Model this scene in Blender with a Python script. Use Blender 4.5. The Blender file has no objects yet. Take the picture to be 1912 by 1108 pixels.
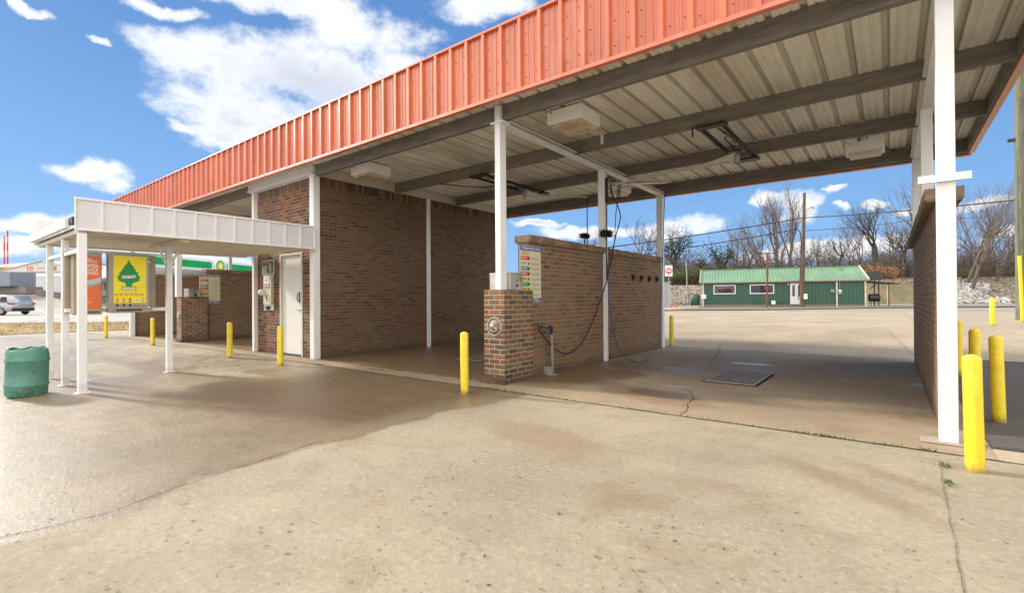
import bpy, bmesh, math, random
import numpy as np
from mathutils import Vector, Matrix, noise as mnoise
from math import radians, sin, cos, pi, sqrt, atan2

SC = bpy.context.scene
COL = SC.collection
random.seed(7)

# ------------------------------------------------------------------ camera
H = 1.2                                   # eye height above the slab
F = 908.24                                # focal length in pixels of the 1912 px wide photograph
YAW, PITCH, ROLL = radians(37.81), radians(.319), radians(-.408)
_f = Vector((-sin(YAW)*cos(PITCH), cos(YAW)*cos(PITCH), sin(PITCH)))
_r = Vector((cos(YAW), sin(YAW), 0)); _u = _r.cross(_f)
R_ = _r*cos(ROLL) + _u*sin(ROLL); U_ = -_r*sin(ROLL) + _u*cos(ROLL); F_ = _f
cam_d = bpy.data.cameras.new("camera"); cam = bpy.data.objects.new("camera", cam_d); COL.objects.link(cam)
cam_d.sensor_width = 36; cam_d.lens = 36*F/1912; cam_d.clip_start = .05; cam_d.clip_end = 2000
m = Matrix((R_, U_, -F_)).transposed().to_4x4(); m.translation = (0, 0, H); cam.matrix_world = m
SC.camera = cam

# ------------------------------------------------------------------ light
SUN_EL, SUN_A = radians(26), radians(12)
SUN = Vector((-cos(SUN_EL)*cos(SUN_A), -cos(SUN_EL)*sin(SUN_A), sin(SUN_EL)))
sd = bpy.data.lights.new("sun", 'SUN'); so = bpy.data.objects.new("sun", sd); COL.objects.link(so)
sd.energy = 2.3; sd.angle = radians(5); sd.color = (1, .93, .82)
so.rotation_euler = SUN.to_track_quat('Z', 'Y').to_euler(); so.location = (0, 0, 30)
vs = SC.view_settings; vs.view_transform = 'Standard'; vs.look = 'None'; vs.gamma = 1; vs.exposure = 1.17

def ray(x, y): return F_ + R_*((x-956)/F) - U_*((y-554)/F)
def sm(t): t = max(0., min(1., t)); return t*t*(3-2*t)
def T(x, y):                              # terrain height
    z = -.042*max(0, 4.7-y)*sm((-x-3)/5)*sm((x+40)/20)*sm((y+9)/6)
    z += (.2+.2*sm((x+8)/8))*sm((y-12)/6)*sm((x+24)/10) - .2*sm((y-22)/25)*sm((x+8)/8)*.6
    z += .14*sm((-x-30)/20) + .35*sm((-x-66)/8) + 1.9*sm((-x-76)/18)
    return z
def G(x, y):                              # where a line of sight meets the ground
    d = ray(x, y); z = 0.
    for _ in range(30):
        t = (z-H)/d.z if d.z < -1e-4 else 90
        t = min(t, 90); p = Vector((0, 0, H))+d*t; z = .5*z+.5*T(p.x, p.y)
    return p
def at(x, y, Z): return Vector((0, 0, H)) + ray(x, y)*Z   # point at depth Z

# ------------------------------------------------------------------ node helpers
class N:
    def __init__(s, tree): s.t = tree; s.n = tree.nodes; s.l = tree.links
    def new(s, typ, **kw):
        o = s.n.new(typ)
        for k, v in kw.items(): setattr(o, k, v)
        return o
    def put(s, sock, v):
        if isinstance(v, bpy.types.NodeSocket): s.l.new(v, sock)
        elif v is not None:
            if isinstance(v, (tuple, list)) and len(v) == 3 and sock.type == 'RGBA': v = (*v, 1)
            sock.default_value = v
    def math(s, op, a, b=None, c=None, clamp=False):
        o = s.new('ShaderNodeMath', operation=op, use_clamp=clamp); s.put(o.inputs[0], a); s.put(o.inputs[1], b)
        if c is not None: s.put(o.inputs[2], c)
        return o.outputs[0]
    def vmath(s, op, a, b=None):
        o = s.new('ShaderNodeVectorMath', operation=op); s.put(o.inputs[0], a); s.put(o.inputs[1], b); return o.outputs[0]
    def mix(s, f, a, b, mode='MIX'):
        o = s.new('ShaderNodeMix', data_type='RGBA', blend_type=mode); s.put(o.inputs[0], f); s.put(o.inputs[6], a); s.put(o.inputs[7], b); return o.outputs[2]
    def noise(s, v, scale, detail=4, rough=.6, dist=0.):
        o = s.new('ShaderNodeTexNoise'); s.put(o.inputs['Vector'], v); o.inputs['Scale'].default_value = scale
        o.inputs['Detail'].default_value = detail; o.inputs['Roughness'].default_value = rough; o.inputs['Distortion'].default_value = dist
        return o.outputs['Fac']
    def ramp(s, f, stops, interp='LINEAR'):
        o = s.new('ShaderNodeValToRGB'); s.put(o.inputs[0], f); e = o.color_ramp.elements; o.color_ramp.interpolation = interp
        while len(e) < len(stops): e.new(.5)
        for k, (p, c) in enumerate(stops):
            e[k].position = p; e[k].color = (*c, 1) if isinstance(c, tuple) else (c, c, c, 1)
        return o.outputs[0]
    def step(s, v, lo, hi):
        o = s.new('ShaderNodeMapRange', interpolation_type='SMOOTHSTEP'); s.put(o.inputs[0], v)
        s.put(o.inputs[1], lo); s.put(o.inputs[2], hi); return o.outputs[0]
    def sep(s, v):
        o = s.new('ShaderNodeSeparateXYZ'); s.put(o.inputs[0], v); return o.outputs
    def comb(s, x, y, z):
        o = s.new('ShaderNodeCombineXYZ')
        for k, v in enumerate((x, y, z)): s.put(o.inputs[k], v)
        return o.outputs[0]
    def bump(s, h, strength, dist=.01):
        o = s.new('ShaderNodeBump'); s.put(o.inputs['Height'], h); o.inputs['Strength'].default_value = strength
        o.inputs['Distance'].default_value = dist; return o.outputs[0]
def newmat(name):
    mt = bpy.data.materials.new(name); mt.use_nodes = True; nt = N(mt.node_tree)
    b = mt.node_tree.nodes['Principled BSDF']; tc = nt.new('ShaderNodeTexCoord')
    return mt, nt, b, tc.outputs['Object']
_m = {}
def paint(name, col, rough=.5, metal=0., var=.12, scale=3., bump=0., bscale=60., dirt=None, dirtamt=.5, spec=.5, dscale=1.5, stretch=(1, 1, 1), foot=None, chips=None):
    if name in _m: return _m[name]
    mt, nt, b, P = newmat(name)
    P2 = nt.vmath('MULTIPLY', P, stretch)
    n = nt.noise(P2, scale, 6, .65)
    lo = tuple(c*(1-var) for c in col); hi = tuple(min(1, c*(1+var)) for c in col)
    c = nt.mix(nt.step(n, .3, .7), lo, hi)
    if dirt:
        d = nt.step(nt.noise(P2, dscale, 8, .7), .52, .72)
        c = nt.mix(nt.math('MULTIPLY', d, dirtamt), c, dirt)
    if foot:
        z = nt.sep(P)[2]; ft = nt.step(nt.math('ADD', z, nt.math('MULTIPLY', nt.noise(P, 22, 5, .7), foot[0])), foot[0]*1.25, foot[0]*.45)
        c = nt.mix(nt.math('MULTIPLY', ft, foot[2] if len(foot) > 2 else .8), c, foot[1])
    if chips: c = nt.mix(nt.math('MULTIPLY', nt.step(nt.noise(nt.vmath('MULTIPLY', P, (1, 1, .6)), 26, 5, .7), .63, .67), .85), c, chips)
    nt.put(b.inputs['Base Color'], c)
    nt.put(b.inputs['Roughness'], nt.math('ADD', nt.math('MULTIPLY', nt.math('SUBTRACT', n, .5), .25), rough, clamp=True))
    b.inputs['Metallic'].default_value = metal; b.inputs['Specular IOR Level'].default_value = spec
    if bump: nt.put(b.inputs['Normal'], nt.bump(nt.noise(P, bscale, 4, .6), bump))
    _m[name] = mt; return mt

def brick(name, palette, mortar, bw=.2, rh=.07, ms=.0055, grime=None, gamt=.5, offset=.5, lime=None, bstr=.6, voff=0.):
    mt, nt, b, P = newmat(name)
    g = nt.new('ShaderNodeNewGeometry'); s = nt.sep(P); nn = nt.sep(nt.vmath('ABSOLUTE', g.outputs['Normal']))
    fx = nt.math('GREATER_THAN', nn[0], .5); fz = nt.math('GREATER_THAN', nn[2], .5)
    u = nt.math('ADD', nt.math('MULTIPLY', s[1], fx), nt.math('MULTIPLY', s[0], nt.math('SUBTRACT', 1, fx)))
    v = nt.math('ADD', nt.math('MULTIPLY', s[1], fz), nt.math('MULTIPLY', s[2], nt.math('SUBTRACT', 1, fz)))
    wob = nt.math('MULTIPLY', nt.math('SUBTRACT', nt.noise(P, 9, 3), .5), .006)
    vec = nt.comb(nt.math('ADD', u, wob), nt.math('ADD', nt.math('ADD', v, wob), voff), 0)
    bt = nt.new('ShaderNodeTexBrick'); nt.put(bt.inputs['Vector'], vec); bt.offset = offset
    bt.inputs['Color1'].default_value = (0, 0, 0, 1); bt.inputs['Color2'].default_value = (1, 1, 1, 1); bt.inputs['Mortar'].default_value = (.5, .5, .5, 1)
    bt.inputs['Scale'].default_value = 1; bt.inputs['Mortar Size'].default_value = ms; bt.inputs['Mortar Smooth'].default_value = .25
    bt.inputs['Brick Width'].default_value = bw; bt.inputs['Row Height'].default_value = rh
    k = len(palette); c = nt.ramp(bt.outputs['Color'], [(i/k, q) for i, q in enumerate(palette)], 'CONSTANT')
    fine = nt.noise(P, 55, 5, .7)
    c = nt.mix(.35, c, nt.mix(fine, (.0, .0, .0), (.9, .75, .6)), 'OVERLAY')
    mc = nt.mix(nt.noise(P, 14, 4), tuple(q*.75 for q in mortar), tuple(q*1.15 for q in mortar))
    c = nt.mix(bt.outputs['Fac'], c, mc)
    if grime:
        gm = nt.step(nt.noise(nt.vmath('MULTIPLY', P, (1, 1, 1.6)), .8, 7, .62), .36, .62)
        c = nt.mix(nt.math('MULTIPLY', gm, gamt), c, grime)
    if lime:
        lm = nt.math('MULTIPLY', nt.step(nt.noise(P, 1.3, 7, .65), .5, .75), nt.step(s[2], 1.6, .5))
        c = nt.mix(nt.math('MULTIPLY', lm, .6), c, lime)
    foot = nt.step(nt.math('ADD', s[2], nt.math('MULTIPLY', nt.noise(P, 3, 4), .25)), .34, .12)
    c = nt.mix(nt.math('MULTIPLY', foot, .55), c, (.07, .045, .03))
    nt.put(b.inputs['Base Color'], c); b.inputs['Roughness'].default_value = .82; b.inputs['Specular IOR Level'].default_value = .3
    hgt = nt.math('SUBTRACT', nt.math('MULTIPLY', fine, .25), bt.outputs['Fac'])
    nt.put(b.inputs['Normal'], nt.bump(hgt, bstr, .008))
    return mt

# ------------------------------------------------------------------ world: Nishita sky with clouds
def make_world():
    w = bpy.data.worlds.new("World"); SC.world = w; w.use_nodes = True
    nt = N(w.node_tree); bg = w.node_tree.nodes['Background']
    sky = nt.new('ShaderNodeTexSky', sky_type='NISHITA'); sky.sun_disc = False
    sky.sun_elevation = SUN_EL; sky.sun_rotation = atan2(SUN.x, SUN.y); sky.altitude = 100; sky.air_density = 1.25; sky.dust_density = .4; sky.ozone_density = 2.2
    tc = nt.new('ShaderNodeTexCoord'); D = nt.vmath('NORMALIZE', tc.outputs['Generated'])
    s = nt.sep(D)
    az = nt.math('ARCTAN2', s[0], s[1]); el = nt.math('ARCSINE', s[2])
    warp = nt.noise(D, 7, 6, .6); warp2 = nt.noise(nt.vmath('ADD', D, (5, 3, 1)), 7, 6, .6)
    az = nt.math('ADD', az, nt.math('MULTIPLY', nt.math('SUBTRACT', warp, .5), .14))
    el = nt.math('ADD', el, nt.math('MULTIPLY', nt.math('SUBTRACT', warp2, .5), .10))
    blobs = [(640, 200, 130, 60), (40, 8, 60, 14), (400, 120, 150, 70), (560, 130, 190, 90), (470, 215, 170, 75), (690, 60, 150, 60), (540, 12, 230, 32), (320, 12, 90, 22), (430, 265, 110, 40), (720, 130, 170, 60), (900, 20, 120, 40),
             (350, 245, 45, 16), (170, 325, 95, 28), (205, 350, 60, 22), (190, 90, 32, 9), (60, 425, 140, 26), (30, 470, 160, 26), (330, 480, 200, 25),
             (1310, 425, 85, 24), (1240, 440, 60, 22), (1100, 440, 120, 16), (1000, 425, 50, 10), (1430, 372, 32, 22), (1480, 385, 50, 38), (1545, 358, 40, 8), (1560, 388, 28, 8), (1635, 372, 42, 14), (1700, 400, 40, 10), (1830, 385, 70, 13),
             (1560, 470, 300, 22), (1880, 440, 60, 12)]
    best = None
    for (x, y, rx, ry) in blobs:
        d = ray(x, y).normalized(); a = atan2(d.x, d.y); e = math.asin(d.z)
        d1 = ray(x+rx, y).normalized(); ra = abs(atan2(d1.x, d1.y)-a); d2 = ray(x, y-ry).normalized(); re = abs(math.asin(d2.z)-e)
        qx = nt.math('MULTIPLY', nt.math('SUBTRACT', az, a), 1/ra); qy = nt.math('MULTIPLY', nt.math('SUBTRACT', el, e), 1/re)
        q = nt.math('SUBTRACT', 1, nt.math('ADD', nt.math('MULTIPLY', qx, qx), nt.math('MULTIPLY', qy, qy)))
        best = q if best is None else nt.math('SMOOTH_MAX', best, q, .35)
    best = nt.math('MAXIMUM', best, -1.2)
    # unseen cloud behind the camera, added as bright fill for the shaded bays
    back = nt.math('MULTIPLY', nt.step(nt.vmath('DOT_PRODUCT', D, (-1, 0, 0)), 9, 10), 1)
    o = nt.new('ShaderNodeVectorMath', operation='DOT_PRODUCT'); nt.put(o.inputs[0], D); o.inputs[1].default_value = tuple(F_)
    behind = nt.step(o.outputs['Value'], .45, .1)
    gen = nt.math('SUBTRACT', nt.math('MULTIPLY', nt.noise(D, 2.2, 5, .55), 4.2), 1.45)
    best = nt.math('ADD', nt.math('MULTIPLY', best, nt.math('SUBTRACT', 1, behind)), nt.math('MULTIPLY', gen, behind))
    fb = nt.noise(nt.vmath('MULTIPLY', D, (1, 1, 1.7)), 9, 12, .68)
    dens = nt.math('ADD', nt.math('MULTIPLY', best, 1.15), nt.math('MULTIPLY', nt.math('SUBTRACT', fb, .55), 3.0))
    mask = nt.step(dens, -.15, .95)
    body = nt.math('MULTIPLY', nt.step(dens, .5, 1.5), nt.step(nt.noise(nt.vmath('ADD', D, (0, 0, .06)), 3.2, 4, .5), .38, .66))
    d = ray(585, 165).normalized(); q1 = nt.math('MULTIPLY', nt.math('SUBTRACT', az, atan2(d.x, d.y)), 7.); q2 = nt.math('MULTIPLY', nt.math('SUBTRACT', el, math.asin(d.z)), 15.)
    gb = nt.math('SUBTRACT', 1, nt.math('ADD', nt.math('MULTIPLY', q1, q1), nt.math('MULTIPLY', q2, q2)), clamp=True)
    body = nt.math('MAXIMUM', nt.math('MULTIPLY', body, .8), nt.math('MULTIPLY', gb, nt.step(dens, .3, 1.)))
    cc = nt.mix(body, (3.2, 3.25, 3.35), (1.9, 2.05, 2.35))
    cc = nt.mix(behind, cc, (8.6, 8.1, 7.4))  # unseen clouds made brighter than the visible ones, as added fill light
    haze = nt.step(s[2], .22, -.02)
    ds = nt.new('ShaderNodeVectorMath', operation='DOT_PRODUCT'); nt.put(ds.inputs[0], D); ds.inputs[1].default_value = tuple(SUN)
    glow = nt.step(ds.outputs['Value'], .975, 1.0)
    base = nt.mix(1., sky.outputs[0], (.9, 1.0, 1.15), 'MULTIPLY')
    deep = nt.mix(nt.step(s[2], .0, .55), (.74, 1.48, 2.65), (.32, .82, 1.85))
    base = nt.mix(nt.math('ADD', nt.math('MULTIPLY', glow, .8), .04), deep, base)
    base = nt.mix(nt.math('MULTIPLY', haze, .12), base, (2.2, 2.8, 3.6))
    c = nt.mix(nt.math('MULTIPLY', mask, .97), base, cc)
    nt.put(bg.inputs['Color'], c); bg.inputs['Strength'].default_value = .15
make_world()

# ------------------------------------------------------------------ mesh builder
def root_of(o):
    while o.parent: o = o.parent
    return o
class MB:
    def __init__(s): s.v = []; s.f = []; s.sm = []
    def add(s, vs, fs, smooth=False):
        k = len(s.v); s.v += [tuple(v) for v in vs]; s.f += [tuple(i+k for i in f) for f in fs]; s.sm += [smooth]*len(fs); return s
    def box(s, x0, x1, y0, y1, z0, z1, b=0.):
        x0, x1 = sorted((x0, x1)); y0, y1 = sorted((y0, y1)); z0, z1 = sorted((z0, z1))
        return s.obox(((x0+x1)/2, (y0+y1)/2, (z0+z1)/2), (x1-x0, y1-y0, z1-z0), None, b)
    def obox(s, c, size, rot=None, b=0.):
        hx, hy, hz = size[0]/2, size[1]/2, size[2]/2
        b = min(b, hx*.45, hy*.45, hz*.45)
        if b > 0:
            bm = bmesh.new(); bmesh.ops.create_cube(bm, size=1)
            bmesh.ops.scale(bm, vec=(size[0], size[1], size[2]), verts=bm.verts)
            bmesh.ops.bevel(bm, geom=list(bm.edges), offset=b, segments=2, affect='EDGES', profile=.6)
            vs_ = [v.co.copy() for v in bm.verts]; bm.verts.index_update(); fs = [[v.index for v in f.verts] for f in bm.faces]; bm.free()
        else:
            vs_ = [Vector((x, y, z)) for x in (-hx, hx) for y in (-hy, hy) for z in (-hz, hz)]
            fs = [(0, 1, 3, 2), (4, 6, 7, 5), (0, 4, 5, 1), (2, 3, 7, 6), (0, 2, 6, 4), (1, 5, 7, 3)]
        if rot is not None: vs_ = [rot @ v for v in vs_]
        c = Vector(c); return s.add([v+c for v in vs_], fs)
    def bar(s, a, b, w, h, bev=0., up=(0, 0, 1)):
        a = Vector(a); b = Vector(b); d = b-a; L = d.length; d.normalize(); up = Vector(up)
        if abs(d.dot(up)) > .99: up = Vector((0, 1, 0))
        x = d.cross(up).normalized(); z = x.cross(d)
        return s.obox((a+b)/2, (w, L, h), Matrix((x, d, z)).transposed(), bev)
    def tube(s, pts, r, n=8, cap=True, smooth=True):
        pts = [Vector(p) for p in pts]; k = len(pts); rs = r if isinstance(r, (list, tuple)) else [r]*k
        vs_ = []; fs = []; prev = None
        for i, p in enumerate(pts):
            d = (pts[min(i+1, k-1)]-pts[max(i-1, 0)]); d = d.normalized() if d.length > 1e-9 else Vector((0, 0, 1))
            if prev is None: a = d.orthogonal().normalized()
            else:
                a = prev - d*prev.dot(d); a = a.normalized() if a.length > 1e-6 else d.orthogonal().normalized()
            prev = a; b = d.cross(a)
            for j in range(n):
                t = 2*pi*j/n; vs_.append(p+(a*cos(t)+b*sin(t))*rs[i])
        for i in range(k-1):
            for j in range(n): fs.append((i*n+j, i*n+(j+1) % n, (i+1)*n+(j+1) % n, (i+1)*n+j))
        s.add(vs_, fs, smooth)
        if cap: s.add(vs_[:n], [tuple(range(n))[::-1]]); s.add(vs_[-n:], [tuple(range(n))])
        return s
    def lathe(s, prof, c=(0, 0, 0), n=24, axis=(0, 0, 1), smooth=True):
        q = Vector((0, 0, 1)).rotation_difference(Vector(axis)); c = Vector(c); vs_ = []; fs = []
        for (r, z) in prof:
            for j in range(n):
                t = 2*pi*j/n; vs_.append(q @ Vector((r*cos(t), r*sin(t), z))+c)
        for i in range(len(prof)-1):
            for j in range(n): fs.append((i*n+j, i*n+(j+1) % n, (i+1)*n+(j+1) % n, (i+1)*n+j))
        return s.add(vs_, fs, smooth)
    def ext(s, poly, axis, a, b, closed=True, caps=True):
        # poly of 2-D points extruded along axis 'x'|'y'|'z' from a to b
        def mk(p, t): return {'x': (t, p[0], p[1]), 'y': (p[0], t, p[1]), 'z': (p[0], p[1], t)}[axis]
        n = len(poly); vs_ = [mk(p, a) for p in poly]+[mk(p, b) for p in poly]
        fs = [(i, (i+1) % n, n+(i+1) % n, n+i) for i in range(n if closed else n-1)]
        if closed and caps: fs += [tuple(range(n))[::-1], tuple(range(n, 2*n))]
        return s.add(vs_, fs)
    def quad(s, a, b, c, d): return s.add([a, b, c, d], [(0, 1, 2, 3)])
    def rock(s, c, r, rnd, flat=.7):
        bm = bmesh.new(); bmesh.ops.create_icosphere(bm, subdivisions=1, radius=1)
        c = Vector(c); sc = Vector((rnd.uniform(.7, 1.3), rnd.uniform(.7, 1.3), rnd.uniform(.5, 1)*flat))*r
        rot = Matrix.Rotation(rnd.uniform(0, 6.3), 3, Vector((rnd.random(), rnd.random(), rnd.random()+.1)))
        vs_ = [rot @ Vector((v.co.x*sc.x, v.co.y*sc.y, v.co.z*sc.z))*rnd.uniform(.75, 1.2)+c for v in bm.verts]
        bm.verts.index_update(); fs = [[v.index for v in f.verts] for f in bm.faces]; bm.free(); return s.add(vs_, fs)
    def build(s, name, mt, parent=None, origin=None, recalc=True):
        me = bpy.data.meshes.new(name)
        off = Vector((0, 0, 0))
        if parent is not None: off = root_of(parent).location.copy()
        elif origin is not None: off = Vector(origin)
        me.from_pydata([(v[0]-off.x, v[1]-off.y, v[2]-off.z) for v in s.v], [], s.f)
        me.polygons.foreach_set('use_smooth', s.sm)
        if recalc and len(s.f) < 60000:
            bm = bmesh.new(); bm.from_mesh(me); bmesh.ops.recalc_face_normals(bm, faces=bm.faces); bm.to_mesh(me); bm.free()
        me.materials.append(mt) if not isinstance(mt, (list, tuple)) else [me.materials.append(q) for q in mt]
        o = bpy.data.objects.new(name, me); COL.objects.link(o)
        if parent is not None: o.parent = parent
        elif origin is not None: o.location = off
        return o
def tag(o, label=None, cat=None, group=None, kind=None):
    for k, v in (('label', label), ('category', cat), ('group', group), ('kind', kind)):
        if v: o[k] = v
    return o
def empty(name, loc, label, cat, group=None):
    o = bpy.data.objects.new(name, None); COL.objects.link(o); o.location = loc; o.empty_display_size = .2
    return tag(o, label, cat, group)
def copy_tree(o, parent=None):
    c = o.copy(); COL.objects.link(c)
    if parent is not None: c.parent = parent
    for ch in list(o.children): copy_tree(ch, c)
    return c
def text(body, size, mtx, mt, name, parent, ext=.002, align='CENTER', width=None):
    cu = bpy.data.curves.new(name, 'FONT'); cu.body = body; cu.size = size; cu.extrude = ext; cu.align_x = align; cu.align_y = 'CENTER'; cu.resolution_u = 2
    cu.space_line = .85; cu.offset = size*.012
    o = bpy.data.objects.new(name, cu); COL.objects.link(o); dg = bpy.context.evaluated_depsgraph_get()
    me = bpy.data.meshes.new_from_object(o.evaluated_get(dg)); bpy.data.objects.remove(o)
    if width:
        xs = [v.co.x for v in me.vertices]; w = max(xs)-min(xs); cx = (max(xs)+min(xs))/2
        for v in me.vertices: v.co.x = (v.co.x-cx)*width/w
    me.transform(mtx); off = root_of(parent).location; me.transform(Matrix.Translation(-off))
    me.materials.clear(); me.materials.append(mt)
    ob = bpy.data.objects.new(name, me); COL.objects.link(ob); ob.parent = parent; return ob
def face_mtx(loc, facing):
    # text plane facing a horizontal direction
    z = Vector(facing).normalized(); x = Vector((0, 0, 1)).cross(z).normalized(); y = z.cross(x)
    m = Matrix((x, y, z)).transposed().to_4x4(); m.translation = Vector(loc); return m

# ------------------------------------------------------------------ materials
WHITE = paint('white_paint', (.78, .78, .76), .45, var=.05, dirt=(.42, .35, .26), dirtamt=.22, dscale=2.2, bump=.08, bscale=25, stretch=(1, 1, .35), foot=(.05, (.45, .36, .27), .35))
CREAM = paint('cream_paint', (.62, .57, .48), .55, var=.06, dirt=(.35, .28, .2), dirtamt=.35)
YELLOW = paint('yellow_paint', (.80, .60, .02), .42, var=.07, dirt=(.35, .25, .03), dirtamt=.6, dscale=7, bump=.4, bscale=28, foot=(.11, (.22, .13, .05)), chips=(.42, .30, .05))
ORANGE = paint('orange_paint', (.56, .14, .058), .30, var=.14, scale=1.2, spec=.9, dirt=(.70, .32, .22), dirtamt=.5, dscale=1.1, stretch=(1.6, 1, .5))
GALV = paint('purlin_steel', (.185, .17, .145), .65, metal=.1, var=.22, scale=5, dirt=(.07, .055, .04), dirtamt=.5, dscale=3, stretch=(.5, 1, 3))
STEEL = paint('stainless_steel', (.52, .49, .43), .34, metal=.75, var=.14, scale=6, dirt=(.2, .17, .12), dirtamt=.4)
BLACK = paint('black_rubber', (.018, .018, .02), .5, var=.1)
DARK = paint('dark_iron', (.035, .03, .026), .55, metal=.4, var=.3, dirt=(.12, .05, .02), dirtamt=.5)
BLUEH = paint('blue_hose', (.05, .10, .26), .45)
GREY = paint('grey_metal', (.34, .34, .33), .5, metal=.3)
GLASS = paint('dark_glass', (.02, .02, .024), .06, spec=.9, var=.4)
REDP = paint('red_paint', (.55, .03, .03), .45); WHT = paint('sign_white', (.8, .8, .78), .5, var=.02)
BLUEP = paint('sign_blue', (.07, .06, .22), .5); GRNP = paint('sign_green', (.01, .27, .06), .5, var=.03); YELP = paint('sign_yellow', (.86, .72, .02), .45, var=.03)
ORP = paint('sign_orange', (.72, .15, .03), .45, var=.05)
LENS = paint('lamp_lens', (.55, .44, .30), .5, var=.3, scale=8, dirt=(.2, .1, .05), dirtamt=.6)

PAL = [(.20, .078, .042), (.14, .088, .055), (.065, .052, .045), (.27, .105, .052), (.16, .095, .058), (.22, .145, .085), (.09, .064, .048), (.17, .07, .042)]
PALG = [(.155, .092, .056), (.135, .086, .054), (.085, .058, .04), (.175, .095, .058), (.145, .09, .056), (.165, .115, .07), (.10, .068, .045), (.15, .08, .05)]
B_CLEAN = brick('brick_clean', PAL, (.54, .46, .35), grime=(.22, .16, .095), gamt=.3)
B_OFFICE = brick('brick_office', PAL, (.34, .26, .18))
B_BAY = brick('brick_bay', PALG, (.235, .18, .125), grime=(.15, .105, .065), gamt=.5, lime=(.26, .095, .05))
B_DIV = brick('brick_partition', [(q[0]*1.45, q[1]*1.4, q[2]*1.3) for q in PALG], (.38, .30, .205), grime=(.23, .165, .10), gamt=.5, lime=(.25, .155, .095))
B_SOLD = brick('brick_soldier', [(.09, .055, .04), (.22, .11, .07), (.05, .04, .033), (.2, .13, .08), (.13, .07, .045)], (.22, .17, .12), bw=.07, rh=.218, offset=0, voff=-.083)
B_SOLDF = brick('brick_soldier_front', PAL, (.36, .28, .2), bw=.07, rh=.218, offset=0, voff=-.083)

def deck_mat():
    mt, nt, b, P = newmat('roof_deck')
    n = nt.noise(nt.vmath('MULTIPLY', P, (3.3, .5, 1)), 2.0, 7, .7); n2 = nt.noise(nt.vmath('MULTIPLY', P, (1, .35, 1)), .9, 5, .6); n3 = nt.noise(P, 2.3, 8, .75)
    c = nt.mix(nt.step(n, .3, .75), (.74, .715, .63), (.90, .88, .80))
    c = nt.mix(nt.math('MULTIPLY', nt.step(n2, .45, .7), .5), c, (.44, .37, .28))
    c = nt.mix(nt.math('MULTIPLY', nt.step(n3, .66, .76), .6), c, (.11, .08, .06))
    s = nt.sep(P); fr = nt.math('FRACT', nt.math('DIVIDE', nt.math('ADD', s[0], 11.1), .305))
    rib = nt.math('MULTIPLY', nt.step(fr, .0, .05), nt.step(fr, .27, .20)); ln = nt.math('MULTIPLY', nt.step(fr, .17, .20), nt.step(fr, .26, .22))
    c = nt.mix(nt.math('MULTIPLY', rib, nt.math('ADD', .0, nt.math('MULTIPLY', n2, .5))), c, (.30, .24, .17)); c = nt.mix(nt.math('MULTIPLY', ln, .6), c, (.10, .08, .06))  # dark rib stripes: recess shade painted into the colour, along with dirt
    fl = nt.step(nt.noise(P, 14, 3), .72, .78); c = nt.mix(nt.math('MULTIPLY', fl, nt.step(nt.noise(P, .5, 2), .55, .62)), c, (.16, .11, .09))
    nt.put(b.inputs['Base Color'], c); b.inputs['Roughness'].default_value = .62; return mt
DECK = deck_mat()

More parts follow.
